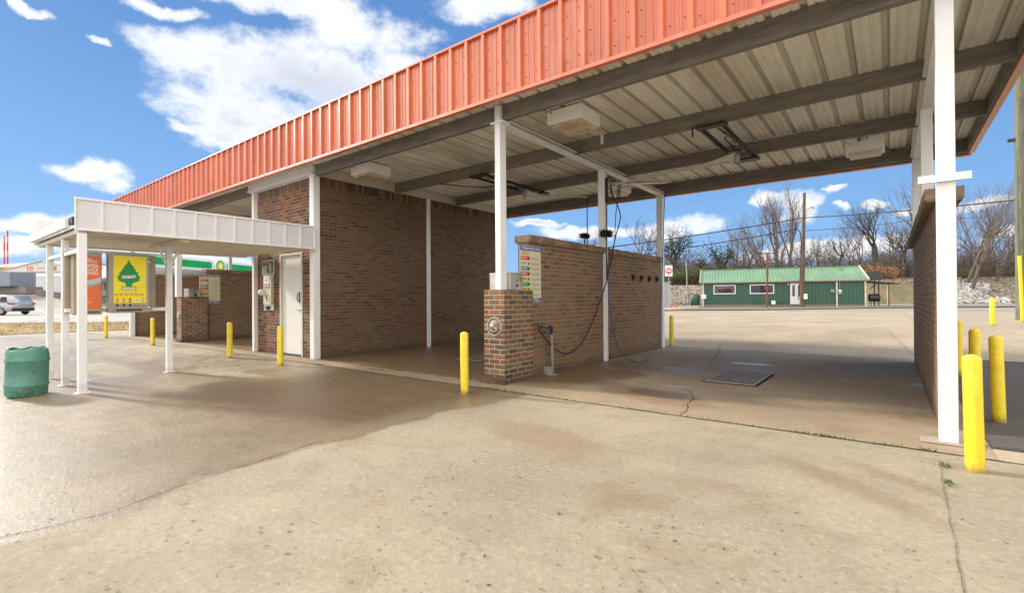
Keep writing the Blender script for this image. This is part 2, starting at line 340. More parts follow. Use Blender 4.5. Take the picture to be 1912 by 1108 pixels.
def concrete(name, dry, wetc, rust, vcol=True, rough=.85, speck=.6):
    mt, nt, b, P = newmat(name)
    big = nt.noise(P, .55, 6, .62); mid = nt.noise(P, 3.2, 6, .65); fine = nt.noise(P, 26, 8, .8); grit = nt.noise(P, 120, 4, .75)
    c = nt.mix(nt.step(big, .3, .72), tuple(q*.80 for q in dry), tuple(q*1.12 for q in dry))
    c = nt.mix(nt.math('MULTIPLY', nt.step(mid, .48, .78), .45), c, tuple(q*.66 for q in dry))
    c = nt.mix(nt.math('MULTIPLY', nt.step(fine, .50, .68), speck*.85), c, tuple(q*.45 for q in dry))
    c = nt.mix(nt.math('MULTIPLY', nt.step(fine, .47, .36), speck*.9), c, tuple(min(.75, q*1.5) for q in dry))
    blot = nt.noise(P, 1.3, 9, .72, .6); c = nt.mix(nt.math('MULTIPLY', nt.step(blot, .52, .66), .38), c, (dry[0]*.66, dry[1]*.56, dry[2]*.44))
    strk = nt.noise(nt.vmath('MULTIPLY', P, (.35, 2.2, 1)), 2.4, 8, .7, .3); c = nt.mix(nt.math('MULTIPLY', nt.step(strk, .54, .70), .3), c, tuple(q*.6 for q in dry))
    c = nt.mix(nt.math('MULTIPLY', nt.step(grit, .58, .70), speck*.7), c, tuple(q*.3 for q in dry))
    c = nt.mix(nt.math('MULTIPLY', nt.step(grit, .40, .28), .35), c, tuple(min(.8, q*1.5) for q in dry))
    # pits
    vo = nt.new('ShaderNodeTexVoronoi', feature='F1'); nt.put(vo.inputs['Vector'], nt.vmath('ADD', P, nt.comb(nt.math('MULTIPLY', fine, .09), nt.math('MULTIPLY', mid, .1), 0))); vo.inputs['Scale'].default_value = 13
    pit = nt.math('MULTIPLY', nt.step(vo.outputs['Distance'], .19, .09), nt.step(nt.noise(P, 1.7, 5, .7), .46, .58))
    c = nt.mix(nt.math('MULTIPLY', pit, .7*speck), c, tuple(q*.3 for q in dry))
    r = nt.math('ADD', rough, 0)
    if vcol:
        at_ = nt.new('ShaderNodeAttribute', attribute_name='mask'); m_ = nt.sep(at_.outputs['Color'])
        edge = nt.math('MULTIPLY', nt.math('SUBTRACT', nt.noise(P, 3.5, 9, .75), .5), 1.1)
        wet = nt.step(nt.math('ADD', m_[0], edge), .30, .72); wet = nt.math('MULTIPLY', wet, nt.step(m_[0], .05, .2))
        rs = nt.math('MULTIPLY', nt.step(nt.math('ADD', m_[1], edge), .2, .95), 1)
        pud = nt.math('MULTIPLY', nt.step(nt.math('ADD', m_[2], nt.math('MULTIPLY', edge, 2.2)), .55, .75), nt.step(m_[2], .05, .3))
        cr = nt.mix(.8, c, rust, 'MULTIPLY'); cr = nt.mix(.5, cr, tuple(q*.42 for q in rust))
        c = nt.mix(nt.math('MULTIPLY', rs, .85), c, cr)
        c = nt.mix(nt.math('MULTIPLY', wet, .9), c, nt.mix(1., c, wetc, 'MULTIPLY'))
        rw = nt.math("ADD", .17, nt.math('MULTIPLY', nt.noise(nt.vmath('MULTIPLY', P, (1, 2.5, 1)), 2.1, 7, .72), .5))
        r = nt.math('ADD', nt.math('MULTIPLY', wet, nt.math('SUBTRACT', rw, rough)), rough)
        r = nt.math('MULTIPLY', r, nt.math('SUBTRACT', 1, nt.math('MULTIPLY', pud, .82)))
        bs = nt.math('SUBTRACT', 1, nt.math('MULTIPLY', pud, .95))
        h = nt.math('MULTIPLY', nt.math('ADD', nt.math('MULTIPLY', fine, .7), nt.math('ADD', nt.math('MULTIPLY', grit, .3), nt.math('MULTIPLY', mid, .6))), bs)
    else: h = nt.math('ADD', nt.math('MULTIPLY', fine, .7), nt.math('MULTIPLY', grit, .3))
    nt.put(b.inputs['Base Color'], c); nt.put(b.inputs['Roughness'], r); nt.put(b.inputs['Specular IOR Level'], nt.math('ADD', .4, nt.math('MULTIPLY', wet, .6)) if vcol else .4)
    nt.put(b.inputs['Normal'], nt.bump(nt.math('SUBTRACT', h, nt.math('MULTIPLY', pit, .8)), .7, .011))
    return mt
M_APRON = concrete('apron_concrete', (.355, .30, .208), (.66, .565, .45), (.68, .52, .37))
M_BAY = concrete('bay_concrete', (.35, .275, .18), (.68, .57, .45), (.64, .46, .28), speck=.45)
M_LOT = concrete('lot_concrete', (.43, .345, .235), None, None, vcol=False, speck=.5)
M_GROUND = concrete('ground_far', (.34, .31, .26), None, None, vcol=False, speck=.4)
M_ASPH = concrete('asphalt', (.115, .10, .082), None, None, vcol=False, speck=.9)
M_ROAD = concrete('road_asphalt', (.25, .21, .16), None, None, vcol=False, speck=.4)
M_LOTW = concrete('pale_asphalt', (.40, .385, .36), None, None, vcol=False, speck=.4)

# ------------------------------------------------------------------ ground sheets
def sheet(name, x0, x1, y0, y1, step, mt, dz=0., mask=None, keep=None):
    nx = max(2, int((x1-x0)/step)+1); ny = max(2, int((y1-y0)/step)+1)
    xs = np.linspace(x0, x1, nx); ys = np.linspace(y0, y1, ny)
    vs_ = [(float(x), float(y), T(x, y)+dz) for y in ys for x in xs]
    fs = [(j*nx+i, j*nx+i+1, (j+1)*nx+i+1, (j+1)*nx+i) for j in range(ny-1) for i in range(nx-1)]
    me = bpy.data.meshes.new(name); me.from_pydata(vs_, [], fs); me.materials.append(mt)
    me.polygons.foreach_set('use_smooth', [True]*len(fs))
    if mask is not None:
        ca = me.color_attributes.new('mask', 'FLOAT_COLOR', 'POINT')
        X = np.array([v[0] for v in vs_]); Y = np.array([v[1] for v in vs_])
        c = np.ones((len(vs_), 4), dtype=np.float32); a, b, d = mask(X, Y); c[:, 0] = a; c[:, 1] = b; c[:, 2] = d
        ca.data.foreach_set('color', c.ravel())
    o = bpy.data.objects.new(name, me); COL.objects.link(o); o['kind'] = 'structure'; return o
def nsmooth(t): t = np.clip(t, 0, 1); return t*t*(3-2*t)
def seg_dist(X, Y, pts):
    best = np.full(X.shape, 1e9)
    for a, b in zip(pts[:-1], pts[1:]):
        ax, ay, bx, by = a[0], a[1], b[0], b[1]; dx, dy = bx-ax, by-ay; L = dx*dx+dy*dy
        t = np.clip(((X-ax)*dx+(Y-ay)*dy)/L, 0, 1); best = np.minimum(best, np.hypot(X-ax-t*dx, Y-ay-t*dy))
    return best
WETLINE = [G(*p) for p in ((-420, 1075), (-150, 1035), (55, 994), (196, 961), (251, 941), (351, 904), (417, 883), (502, 856), (603, 823), (703, 800), (800, 778), (880, 757), (960, 738))]
def blob(X, Y, px, py, rx, ry, ang=0.):
    p = G(px, py); dx, dy = X-p.x, Y-p.y; a = radians(ang); u = dx*cos(a)+dy*sin(a); v = -dx*sin(a)+dy*cos(a)
    return np.clip(1-((u/rx)**2+(v/ry)**2), 0, 1)
def apron_mask(X, Y):
    # wet film lies on the far-left side of the drainage line
    wx = np.array([p.x for p in WETLINE]); wy = np.array([p.y for p in WETLINE])
    d = np.interp(Y, wy, wx)-X+.07*np.sin(Y*3.1)+.04*np.sin(Y*7.7+1)
    wet = nsmooth(d/.45+.7)*nsmooth((X+30)/6)
    for px, py, rx, ry, a, w in ((200, 690, 2.2, .45, 0, .7), (330, 650, 3, .5, 0, .55), (440, 700, 1.6, .3, 5, .35)):
        wet = wet - blob(X, Y, px, py, rx, ry, a)*w
    wet = wet*(1-.45*nsmooth((Y-2.6)/1.0)*nsmooth((-7.5-X)/2)) 
    rust = nsmooth((X+9.6)/3)*nsmooth(d/.8+.2)*nsmooth((Y-1.2)/1.8)*.9
    rust = np.maximum(rust, np.exp(-((d+.15)/.22)**2)*.4)
    for px, py, rx, ry, a, w in ((1010, 815, .75, .3, -10, 1.3), (1060, 850, .6, .3, 0, .8), (1300, 850, .9, .25, 10, .6), (700, 960, .8, .3, 0, .5), (1500, 1000, .4, .2, 0, .5), (900, 900, .7, .25, 0, .55), (1580, 905, .75, .13, -38, 1.1), (1660, 890, .5, .12, -38, 1.), (1290, 905, .55, .25, 20, .7), (1400, 815, .6, .22, 0, .6), (1180, 930, .4, .2, 0, 1.), (1240, 1030, .35, .16, 0, .8), (1790, 868, .5, .08, 0, .6), (930, 1000, .4, .15, 0, .3), (1120, 870, .35, .15, 20, .3)):
        rust = np.maximum(rust, np.minimum(.85, blob(X, Y, px, py, rx*1.25, ry*1.4, a)*w*.8))
    return wet, np.clip(rust, 0, 1), np.zeros_like(wet)
def bay_mask(X, Y):
    left = nsmooth((-4.5-X)/.05)
    wet = left*nsmooth((Y-5.05)/.5)*.85
    rust = left*(.55+.4*nsmooth((Y-5.2)/.8))*nsmooth((X+9.4)/.1)
    right = 1-left
    w2 = 0
    for px, py, rx, ry, a, w in ((1080, 700, 1.6, 1.1, 60, 1.), (1230, 735, .75, .35, -15, 1.), (1150, 680, 1.1, .8, 40, .9), (1400, 690, 1.2, 1.0, 0, .6), (1250, 690, 1.0, .8, 0, .75), (1600, 700, .5, 1.6, 0, .4), (1390, 665, 1.2, .7, 0, .55)):
        w2 = np.maximum(w2, blob(X, Y, px, py, rx, ry, a)*w)
    wet = np.maximum(wet, right*w2)
    r2 = 0
    for px, py, rx, ry, a, w in ((1040, 705, .8, 1.1, 30, .95), (1220, 740, .9, .4, -15, .95), (1120, 690, 1.0, 1.0, 0, .8), (1500, 700, 1.4, 1.2, 0, .35), (1100, 715, .9, .3, 0, .8)):
        r2 = np.maximum(r2, blob(X, Y, px, py, rx, ry, a)*w)
    rust = np.maximum(rust, right*r2*.85) + right*.38
    pud = 0
    for px, py, rx, ry, a in ((1400, 680, .5, .26, 0), (1260, 722, .3, .12, 10), (1200, 655, .3, .12, 0), (700, 690, .5, .1, 0)):
        pud = np.maximum(pud, blob(X, Y, px, py, rx, ry, a))
    return np.clip(wet, 0, 1), np.clip(rust, 0, 1), pud*1.2
def make_ground():
    def grid(name, x0, x1, y0, y1, st, mt, dz): return sheet(name, x0, x1, y0, y1, st, mt, dz)
    # one coarse sheet to the horizon, kept a little under the paving
    nx, ny = 130, 120
    xs = [-15-1.0*i if i < 60 else 0 for i in range(1)]
    def axis(c, lim_lo, lim_hi):
        out = [c]; s = 1.5; x = c
        while x < lim_hi: x += s; s *= 1.06; out.append(x)
        s = 1.5; x = c
        while x > lim_lo: x -= s; s *= 1.06; out.insert(0, x)
        return out
    ax = axis(-5, -900, 600); ay = axis(10, -300, 1200)
    vs_ = [(x, y, T(x, y)-.05) for y in ay for x in ax]; nx = len(ax)
    fs = [(j*nx+i, j*nx+i+1, (j+1)*nx+i+1, (j+1)*nx+i) for j in range(len(ay)-1) for i in range(nx-1)]
    m_ = MB(); m_.add(vs_, fs, True); o = m_.build('ground', M_GROUND, recalc=False); o['kind'] = 'structure'
    sheet('concrete_apron', -14, 5.0, -3.2, 4.93, .05, M_APRON, 0, apron_mask)
    sheet('concrete_apron', -40, -14.0, -8, 4.93, .5, M_APRON, 0, apron_mask)
    sheet('concrete_apron', -14, 9, -9, -3.2, .5, M_APRON, 0, apron_mask)
    o = sheet('bay_floor', -21.3, .62, 4.95, 11.95, .06, M_BAY, 0, bay_mask)
    sheet('concrete_lot', -21.3, .62, 11.96, 36, .5, M_LOT, 0.)
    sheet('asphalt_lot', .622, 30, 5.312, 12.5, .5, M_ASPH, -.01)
    sheet('asphalt_lot', .64, 30, 12.5, 36, .5, M_LOT, -.004)
    sheet('concrete_apron', .622, 9, 4.95, 5.311, .3, M_LOT, .0)
    sheet('concrete_lot', -27, -21.32, 4.95, 36, .5, M_LOT, 0)
make_ground()
# expansion joints, cracks: narrow dirt-filled ribbons lying in the slab seams
CRACKM = paint('joint_dirt', (.06, .045, .03), .9, var=.4, scale=30)
def ribbon(name, pts, w, mt=CRACKM, jit=.012, dz=.004, seed=0, sub=.05):
    rnd = random.Random(seed); m_ = MB(); P = []
    for a, b in zip(pts[:-1], pts[1:]):
        a = Vector(a[:2]); b = Vector(b[:2]); k = max(1, int((b-a).length/sub))
        for i in range(k): P.append(a.lerp(b, i/k))
    P.append(Vector(pts[-1][:2])); vs_ = []; off = 0
    for i, p in enumerate(P):
        d = (P[min(i+1, len(P)-1)]-P[max(i-1, 0)]).normalized(); nrm = Vector((-d.y, d.x)); off = off*.7+rnd.uniform(-jit, jit)
        ww = w*rnd.uniform(.35, 1.3)
        for sg in (-1, 1):
            q = p+nrm*(off+sg*ww/2); vs_.append((q.x, q.y, T(q.x, q.y)+dz))
    m_.add(vs_, [(2*i, 2*i+1, 2*i+3, 2*i+2) for i in range(len(P)-1)]); o = m_.build(name, mt); o['kind'] = 'structure'; return o
ribbon('slab_joint', [(-21.3, 4.94), (.65, 4.94)], .022, seed=1, jit=.004)
ribbon('slab_joint', [(.66, 4.94), (5, 4.94)], .01, seed=2, jit=.006)
ribbon('floor_crack', [G(*p) for p in ((1268, 776), (1287, 763), (1284, 756), (1297, 745), (1292, 735), (1284, 728))], .011, seed=3, jit=.012)
ribbon('floor_crack', [G(*p) for p in ((1345, 695), (1328, 684), (1324, 677), (1336, 668), (1341, 655), (1350, 640))], .014, seed=4, jit=.02)
ribbon('slab_joint', [G(*p) for p in ((1753, 860), (1762, 910), (1775, 975), (1790, 1050), (1803, 1120))], .005, paint('joint_faint', (.17, .125, .075), .9, var=.5, scale=30), seed=5, jit=.003)
ribbon('drainage_crack', WETLINE[1:9], .006, seed=6, jit=.006)
ribbon('slab_joint', [G(*p) for p in ((0, 700), (200, 683), (340, 676), (430, 665), (500, 657))], .012, seed=7, jit=.006)
ribbon('slab_joint', [G(*p) for p in ((160, 637), (225, 631), (240, 628))], .02, seed=8)
for k, p in enumerate((((1560, 575), (1640, 571), (1700, 569)), ((1200, 602), (1500, 604), (1640, 600)), ((1400, 583), (1560, 582), (1700, 578)), ((1785, 583), (1850, 580), (1912, 578)), ((1660, 620), (1690, 650), (1712, 668)))):
    ribbon('lot_crack', [G(*q) for q in p], .05 if k < 4 else .007, seed=20+k, jit=.05 if k < 4 else .006, sub=.3 if k < 4 else .1, dz=.012)
PAINTM = paint('road_paint', (.7, .68, .62), .7, var=.15)
ribbon('lane_marking', [G(*p) for p in ((1388, 582), (1440, 583), (1510, 587))], .3, PAINTM, 0, .015, 30, 3)
ribbon('lane_marking', [G(*p) for p in ((62, 577), (86, 581))], .25, PAINTM, 0, .02, 31, 3)
# weeds along the slab joint
def weeds():
    rnd = random.Random(11); m_ = MB()
    spots = [(G(x, y), n, sp) for x, y, n, sp in ((925, 727, 40, .3), (960, 733, 26, .3), (1550, 815, 30, .25), (1500, 806, 14, .2), (640, 687, 18, .5), (600, 683, 26, .35), (1730, 845, 12, .1), (1765, 872, 14, .06), (1770, 905, 10, .05), (1000, 740, 14, .6), (1100, 752, 10, 1), (1350, 787, 10, .9), (1658, 832, 8, .1))]
    for p, n, sp in spots:
        for _ in range(n*2):
            x = p.x+rnd.gauss(0, sp*.5); y = (4.94+rnd.gauss(0, .015)) if p.y > 4.7 else p.y+rnd.gauss(0, .03)
            if p.y <= 4.7: x = p.x+rnd.gauss(0, .015)
            h = rnd.uniform(.01, .035); a = rnd.uniform(0, 6.3); d = Vector((cos(a), sin(a), 0))*rnd.uniform(.004, .009); l = Vector((rnd.uniform(-1, 1), rnd.uniform(-1, 1), 0))*h*.8
            b = Vector((x, y, T(x, y)+.003)); m_.add([b-d, b+d, b+l+Vector((0, 0, h))], [(0, 1, 2)])
    o = m_.build('weeds', paint('weed_green', (.09, .13, .03), .8, var=.5, scale=20, dirt=(.25, .19, .07), dirtamt=.8, dscale=4), recalc=False); tag(o, 'small green weeds growing in the joint in front of the bays', 'weeds', kind='stuff')
weeds()
def litter():
    rnd = random.Random(5); m_ = MB()
    for _ in range(1500):
        x = rnd.uniform(-9, 1.6); y = rnd.uniform(.3, 4.8)
        if rnd.random() < .5: x = rnd.uniform(-2.5, 1); y = rnd.uniform(.8, 3)
        r = rnd.uniform(.0018, .0062)*(1 if rnd.random() < .9 else 1.9); a = rnd.uniform(0, 6.3); c = Vector((x, y, T(x, y)+.004))
        u = Vector((cos(a), sin(a), 0))*r*rnd.uniform(1, 2.2); v = Vector((-sin(a), cos(a), 0))*r*.5; w = Vector((0, 0, r*rnd.uniform(.1, .5)))
        m_.add([c-u, c-v+w*.5, c+u+w, c+v], [(0, 1, 2, 3)])
    o = m_.build('leaf_litter', paint('litter', (.075, .045, .025), .9, var=.6, scale=12), recalc=False); tag(o, 'scattered bits of dead leaf and grit on the concrete apron', 'litter', kind='stuff')
litter()

# ------------------------------------------------------------------ car wash building
CW = empty('car_wash_building', (-10.6, 8.4, 0), 'long open-bay car wash with orange ribbed metal fascia and brick office block', 'car wash')
XL, XR, YF, YR = -21.7, 1.15, 4.95, 11.75
def carwash():
    # office block, hollow enough for the door recess
    w = MB(); w.box(-11.92, -10.84, 5.45, 11.42, 0, 3.57); w.box(-9.87, -9.29, 5.45, 11.42, 0, 3.57); w.box(-10.84, -9.87, 5.62, 11.42, 0, 3.57); w.box(-10.84, -9.87, 5.45, 5.619, 2.24, 3.57)
    # side face uses the grimier bay brick: separate skin 3 mm proud
    w.build('front_wall', B_OFFICE, CW)
    s = MB(); s.box(-9.29, -9.28, 5.47, 11.42, 0, 3.57); s.build('bay_wall', B_BAY, CW)
    s = MB(); s.box(-11.93, -11.92, 5.47, 11.42, 0, 3.57); s.build('bay_wall', B_BAY, CW)
    s = MB(); s.box(-9.40, -9.277, 5.47, 11.42, 3.57, 3.785); s.box(-11.93, -11.8, 5.47, 11.42, 3.57, 3.785); s.build('soldier_course', B_SOLD, CW)
    s = MB(); s.box(-11.80, -9.40, 5.447, 11.4, 3.57, 3.785); s.build('soldier_course', B_SOLDF, CW)
    # header beams, white
    h = MB(); h.box(-12.06, -9.2, 5.30, 5.46, 3.786, 3.955, .006); h.box(-12.06, -9.2, 5.27, 5.47, 3.775, 3.80, .004)
    h.build('header_beam', WHITE, CW)
    h = MB(); h.box(-9.30, -9.24, 5.46, 11.5, 3.78, 3.95, .004); h.box(-9.30, -9.215, 5.46, 11.5, 3.765, 3.785, .003); h.build('header_beam', CREAM, CW)
    h = MB(); h.box(-12.0, -11.93, 5.46, 11.5, 3.78, 3.95, .004); h.build('header_beam', CREAM, CW)
    for (x0, x1, y0, y1, z0, z1) in ((-9.405, -9.25, 5.345, 5.49, .0, 3.775), (-9.30, -9.245, 8.43, 8.54, 0, 3.765), (-12.0, -11.90, 5.36, 5.47, 0, 3.775), (-9.30, -9.25, 11.38, 11.5, 0, 3.765)):
        MB().box(x0, x1, y0, y1, z0, z1, .006).build('corner_trim', WHITE, CW)
    # door
    d = MB(); d.box(-10.775, -9.935, 5.475, 5.52, .035, 2.19, .004)
    door = d.build('door', paint('door_white', (.76, .76, .73), .4, var=.04, dirt=(.5, .47, .4), dirtamt=.35, dscale=3), CW)
    f = MB(); f.box(-10.84, -10.78, 5.44, 5.56, 0, 2.24, .005); f.box(-9.93, -9.87, 5.44, 5.56, 0, 2.24, .005); f.box(-10.78, -9.93, 5.44, 5.56, 2.195, 2.24, .005)
    f.build('door_frame', CREAM, CW)
    MB().box(-10.78, -9.93, 5.43, 5.56, 0.0, .03).build('threshold', DARK, CW)
    MB().tube([(-10.04, 5.475, 1.18), (-10.04, 5.43, 1.19), (-10.04, 5.42, 1.27), (-10.04, 5.43, 1.35), (-10.04, 5.475, 1.36)], .009, 8).box(-10.06, -10.02, 5.468, 5.475, 1.15, 1.39).build('pull_handle', DARK, door)
    k = MB(); k.lathe([(.03, 0), (.03, .01), (.012, .015), (.012, .05), (0, .05)], (-10.03, 5.475, 1.0), 14, (0, -1, 0)); k.bar((-10.03, 5.43, 1.0), (-10.13, 5.43, .995), .015, .015); k.build('lever', STEEL, door)
    for z in (.25, 1.1, 1.95): MB().box(-10.80, -10.76, 5.462, 5.475, z-.06, z+.06, .002).build('hinge', STEEL, door)
    MB().box(-9.955, -9.935, 5.462, 5.475, .78, 1.12).build('latch_guard', GREY, door)
    # deck: ribbed steel sheet running front to back
    pr = []; p = .305; n = int((XR-XL)/p)
    prof = [(0, 0), (.014, .040), (.050, .040), (.064, 0), (.120, 0), (.130, .012), (.148, .012), (.158, 0), (.212, 0), (.222, .012), (.240, .012), (.250, 0), (.304, 0)]
    up = [(XL+i*p+a, 3.962+b) for i in range(n+1) for a, b in prof if XL+i*p+a < XR-.01]
    d = MB(); low = up; top = [(x, z+.003) for x, z in up]
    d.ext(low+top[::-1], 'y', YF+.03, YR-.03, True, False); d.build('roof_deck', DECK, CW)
    MB().box(XL+.05, XR-.05, YF+.05, YR-.05, 4.01, 4.05).build('roof_top', GREY, CW)
    # purlins: C channels
    def chan(y, x0, x1, mt, z0=3.742, z1=3.96):
        t = .012; w_ = .075
        poly = [(y, z0), (y+w_, z0), (y+w_, z0+.025), (y+w_-t, z0+.025), (y+w_-t, z0+t), (y+t, z0+t), (y+t, z1-t), (y+w_-t, z1-t), (y+w_-t, z1-.025), (y+w_, z1-.025), (y+w_, z1), (y, z1)]
        m_ = MB(); m_.ext(poly, 'x', x0, x1); return m_.build('purlin', mt, CW)
    chan(5.36, -9.19, XR-.06, GALV); chan(5.36, XL+.1, -12.07, GALV)
    for y in (7.40, 9.42):
        chan(y, -9.235, XR-.06, GALV); chan(y, XL+.1, -12.005, GALV)
        MB().box(-9.24, -9.232, y-.02, y+.09, 3.735, 3.955).build('purlin_clip', CREAM, CW)
    chan(11.56, XL+.1, XR-.06, GALV, 3.72, 3.95)
    # lighter mortar: drip streak bolts under the deck at each rib
    def shared(name, proto, locs, mt, par):
        o0 = proto.build(name, mt, None); o0.parent = par
        for i, l in enumerate(locs):
            o = o0 if i == 0 else o0.copy()
            if i: COL.objects.link(o)
            o.parent = par; o.location = Vector(l)-CW.location
    shared('deck_clip', MB().box(-.02, .02, -.005, .005, 0, .017), [(XL+i*p+.034, y, 3.945) for y in (9.41, 11.55) for i in range(n) if XL+i*p > -9.2], CREAM, CW)
    # fascia, ribbed outward
    def fascia(axis, a, b_, plane, sgn, z0, z1, name, mt=ORANGE):
        prof2 = [(0, 0), (.014, .046), (.060, .046), (.070, 0), (.135, 0), (.142, .010), (.158, .010), (.165, 0), (.218, 0), (.225, .010), (.240, .010), (.247, 0), (.304, 0)]
        L = b_-a; nn = int(L/.305)+1; pts = [(a+i*.305+q, r) for i in range(nn) for q, r in prof2 if a+i*.305+q <= b_]
        m_ = MB(); poly = []
        for q, r in pts: poly.append((q, plane+sgn*r) if axis == 'x' else (plane+sgn*r, q))
        back = [(q, plane-sgn*.012) if axis == 'x' else (plane-sgn*.012, q) for q in (b_, a)]
        m_.ext(poly+back, 'z', z0, z1)
        f_ = m_.build(name, mt, CW)
        t = MB()
        if axis == 'x':
            y0, y1 = sorted((plane-sgn*.03, plane+sgn*.045)); t.box(a-.02, b_+.02, y0, y1, z0-.022, z0+.022, .004); y0, y1 = sorted((plane-sgn*.05, plane+sgn*.05)); t.box(a-.02, b_+.02, y0, y1, z1, z1+.03, .004)
            t.build('fascia_trim', paint('orange_trim', (.68, .18, .10), .35, spec=.8, dirt=(.75, .45, .36), dirtamt=.3), f_)
        else:
            x0, x1 = sorted((plane-sgn*.03, plane+sgn*.045)); t.box(x0, x1, a+.05, b_-.05, z0-.022, z0+.022, .004); t.box(x0, x1, a+.05, b_-.05, z1, z1+.03, .004); t.build('fascia_trim', ORANGE, f_)
        return f_
    ff = fascia('x', XL, XR, YF, -1, 3.85, 4.76, 'front_fascia')
    fascia('x', XL, XR, YR, 1, 3.71, 4.66, 'rear_fascia')
    fascia('y', YF+.06, YR-.06, XR, 1, 3.73, 4.68, 'side_fascia'); fascia('y', YF+.06, YR-.06, XL, -1, 3.73, 4.68, 'side_fascia')
    MB().box(XR-.06, XR-.014, YF+.05, YR-.05, 3.74, 3.95).build('edge_channel', GALV, CW)
    MB().box(XL+.02, XR-.02, YR-.08, YR-.018, 3.70, 3.72).build('rear_flashing', paint('rust_flashing', (.30, .17, .10), .6, var=.3), CW)
    near = []; far = MB()
    for i in range(n):
        x = XL+i*p
        for z in (4.0, 4.28, 4.55):
            for dx in ((.115, .27) if i % 2 else (.115,)):
                q = (x+dx, YF-.001, z+(.04 if dx > .2 else 0))
                if x > -7 and len(near) < 100: near.append(q)
                else: far.lathe([(.006, 0), (.006, .004), (0, .006)], q, 6, (0, -1, 0))
    shared('screw', MB().lathe([(.007, 0), (.007, .004), (0, .006)], (0, 0, 0), 8, (0, -1, 0)), near, DARK, ff)
    o = far.build('screws', DARK, ff); o['kind'] = 'stuff'
    # posts and the beams they carry
    def posts(xa, xb, yoff=0.):
        for (y0, y1, z0, z1) in ((8.44, 8.55, 0, 3.69), (11.42, 11.53, 0, 3.69)): MB().box(xa, xb, y0, y1, z0, z1, .006).build('post', WHITE, CW)
        m_ = MB(); m_.box(xa-.02, xb+.02, 5.44, 11.53, 3.745, 3.76); m_.box((xa+xb)/2-.012, (xa+xb)/2+.012, 5.44, 11.53, 3.69, 3.7449); m_.box(xa+.01, xb+.02, 5.44, 11.53, 3.68, 3.695); m_.build('bay_beam', WHITE, CW)
    posts(-4.43, -4.29); MB().box(-4.405, -4.31, 5.30, 5.44, 1.335, 3.94, .006).box(-4.47, -4.24, 5.28, 5.46, 3.69, 3.715, .004).build('post', WHITE, CW)
    posts(.345, .47); MB().box(.312, .428, 5.25, 5.38, .014, 3.96, .007).build('post', WHITE, CW)
    MB().box(.19, .56, 5.22, 5.42, .004, .014, .003).build('post_base', paint('base_plate', (.40, .33, .26), .8), CW)
    MB().box(.24, .5, 8.40, 8.6, .004, .014).build('post_base', GREY, CW)
    posts(-16.52, -16.38); MB().box(-16.60, -16.45, 5.22, 5.36, 1.335, 3.94, .006).build('post', WHITE, CW)
    posts(-20.98, -20.86); MB().box(-20.98, -20.84, 5.22, 5.36, 0, 3.94, .006).build('post', WHITE, CW)
    MB().box(.195, .52, 5.215, 5.245, 2.125, 2.185, .003).lathe([(.006, 0), (0, .002)], (.24, 5.214, 2.155), 8, (0, -1, 0)).build('cross_bracket', WHITE, CW)
    MB().box(-2.3-.01, -2.3+.01, 7.38, 7.398, 3.6, 3.76).build('bent_strap', DARK, CW)
    MB().box(-3.82, -3.77, 7.385, 7.399, 3.80, 3.96).build('white_tab', WHITE, CW)
carwash()

# ------------------------------------------------------------------ brick partitions
def partition(x0, x1, label, pillar=True, y0=6.0, capo=.045, xcap=None):
    r = empty('brick_partition', ((x0+x1)/2, 8.7, 0), label, 'brick wall', 'brick walls between the wash bays')
    MB().box(x0, x1, y0, 11.44, 0, 2.06).build('wall', B_DIV, r)
    bx = xcap or (x0-capo, x1+capo)
    m_ = MB(); n = int((11.5-y0)/.073); rnd = random.Random(3)
    for i in range(n):
        ya = y0-.03+i*.073; m_.box(bx[0]+rnd.uniform(-.004, .004), bx[1]+rnd.uniform(-.004, .004), ya+.002, ya+.068, 2.075, 2.18+rnd.uniform(-.004, .004), .004)
    cap = m_.build('cap', paint('cap_brick', (.24, .155, .10), .85, var=.45, scale=6, bump=.3, dirt=(.07, .05, .035), dirtamt=.7, dscale=4), r)
    MB().box(bx[0]+.01, bx[1]-.01, y0-.02, 11.45, 2.06, 2.165).build('mortar_bed', paint('old_mortar', (.20, .15, .10), .9), r)
    if pillar:
        px0, px1 = x1-.29, x1+.08
        p = MB(); p.box(px0, px1, 5.3, 5.999, 0, 1.33, .004); pil = p.build('pillar', B_CLEAN, r)
        f = MB(); f.ext([(px0-.03, 0), (px1+.03, 0), (px1+.004, .08), (px0-.004, .08)], 'y', 5.265, 5.298); f.build('footing', paint('footing', (.13, .075, .05), .9, var=.5, scale=9, bump=.6, bscale=20), r)
        cx = (px0+px1)/2+.01; v = MB(); v.lathe([(.112, 0), (.112, .010), (.125, .016), (.138, .010), (.141, 0)], (cx, 5.3, .81), 32, (0, -1, 0)); v.build('vault_ring', paint('cement_ring', (.33, .27, .20), .85, bump=.3), r)
        v = MB(); v.lathe([(.118, .001), (.100, .003), (.095, .010), (0, .012)], (cx, 5.3, .81), 32, (0, -1, 0))
        lid = v.build('vault_door', paint('vault_lid', (.20, .17, .12), .6, metal=.4, var=.35, scale=12), r)
        v = MB(); v.lathe([(.03, 0), (.03, .022), (.02, .026), (0, .026)], (cx-.025, 5.288, .82), 14, (0, -1, 0)); v.bar((cx+.02, 5.272, .80), (cx+.07, 5.272, .78), .02, .02, .004); v.tube([(cx-.06, 5.275, .77), (cx, 5.268, .735), (cx+.06, 5.275, .76)], .006, 6); v.build('lock', STEEL, lid)
    return r
partition(-4.53, -4.335, 'tan brick wall between the two right-hand wash bays with instruction panel and hoses')
partition(.345, .447, 'tan brick wall at the right end of the building behind the near white post', False, 5.85, xcap=(.262, .53))
partition(-16.66, -16.42, 'dark brick wall left of the brick office block under the gas station canopy')
partition(-21.1, -20.92, 'brick wall at the far left end of the car wash', False, 5.35)

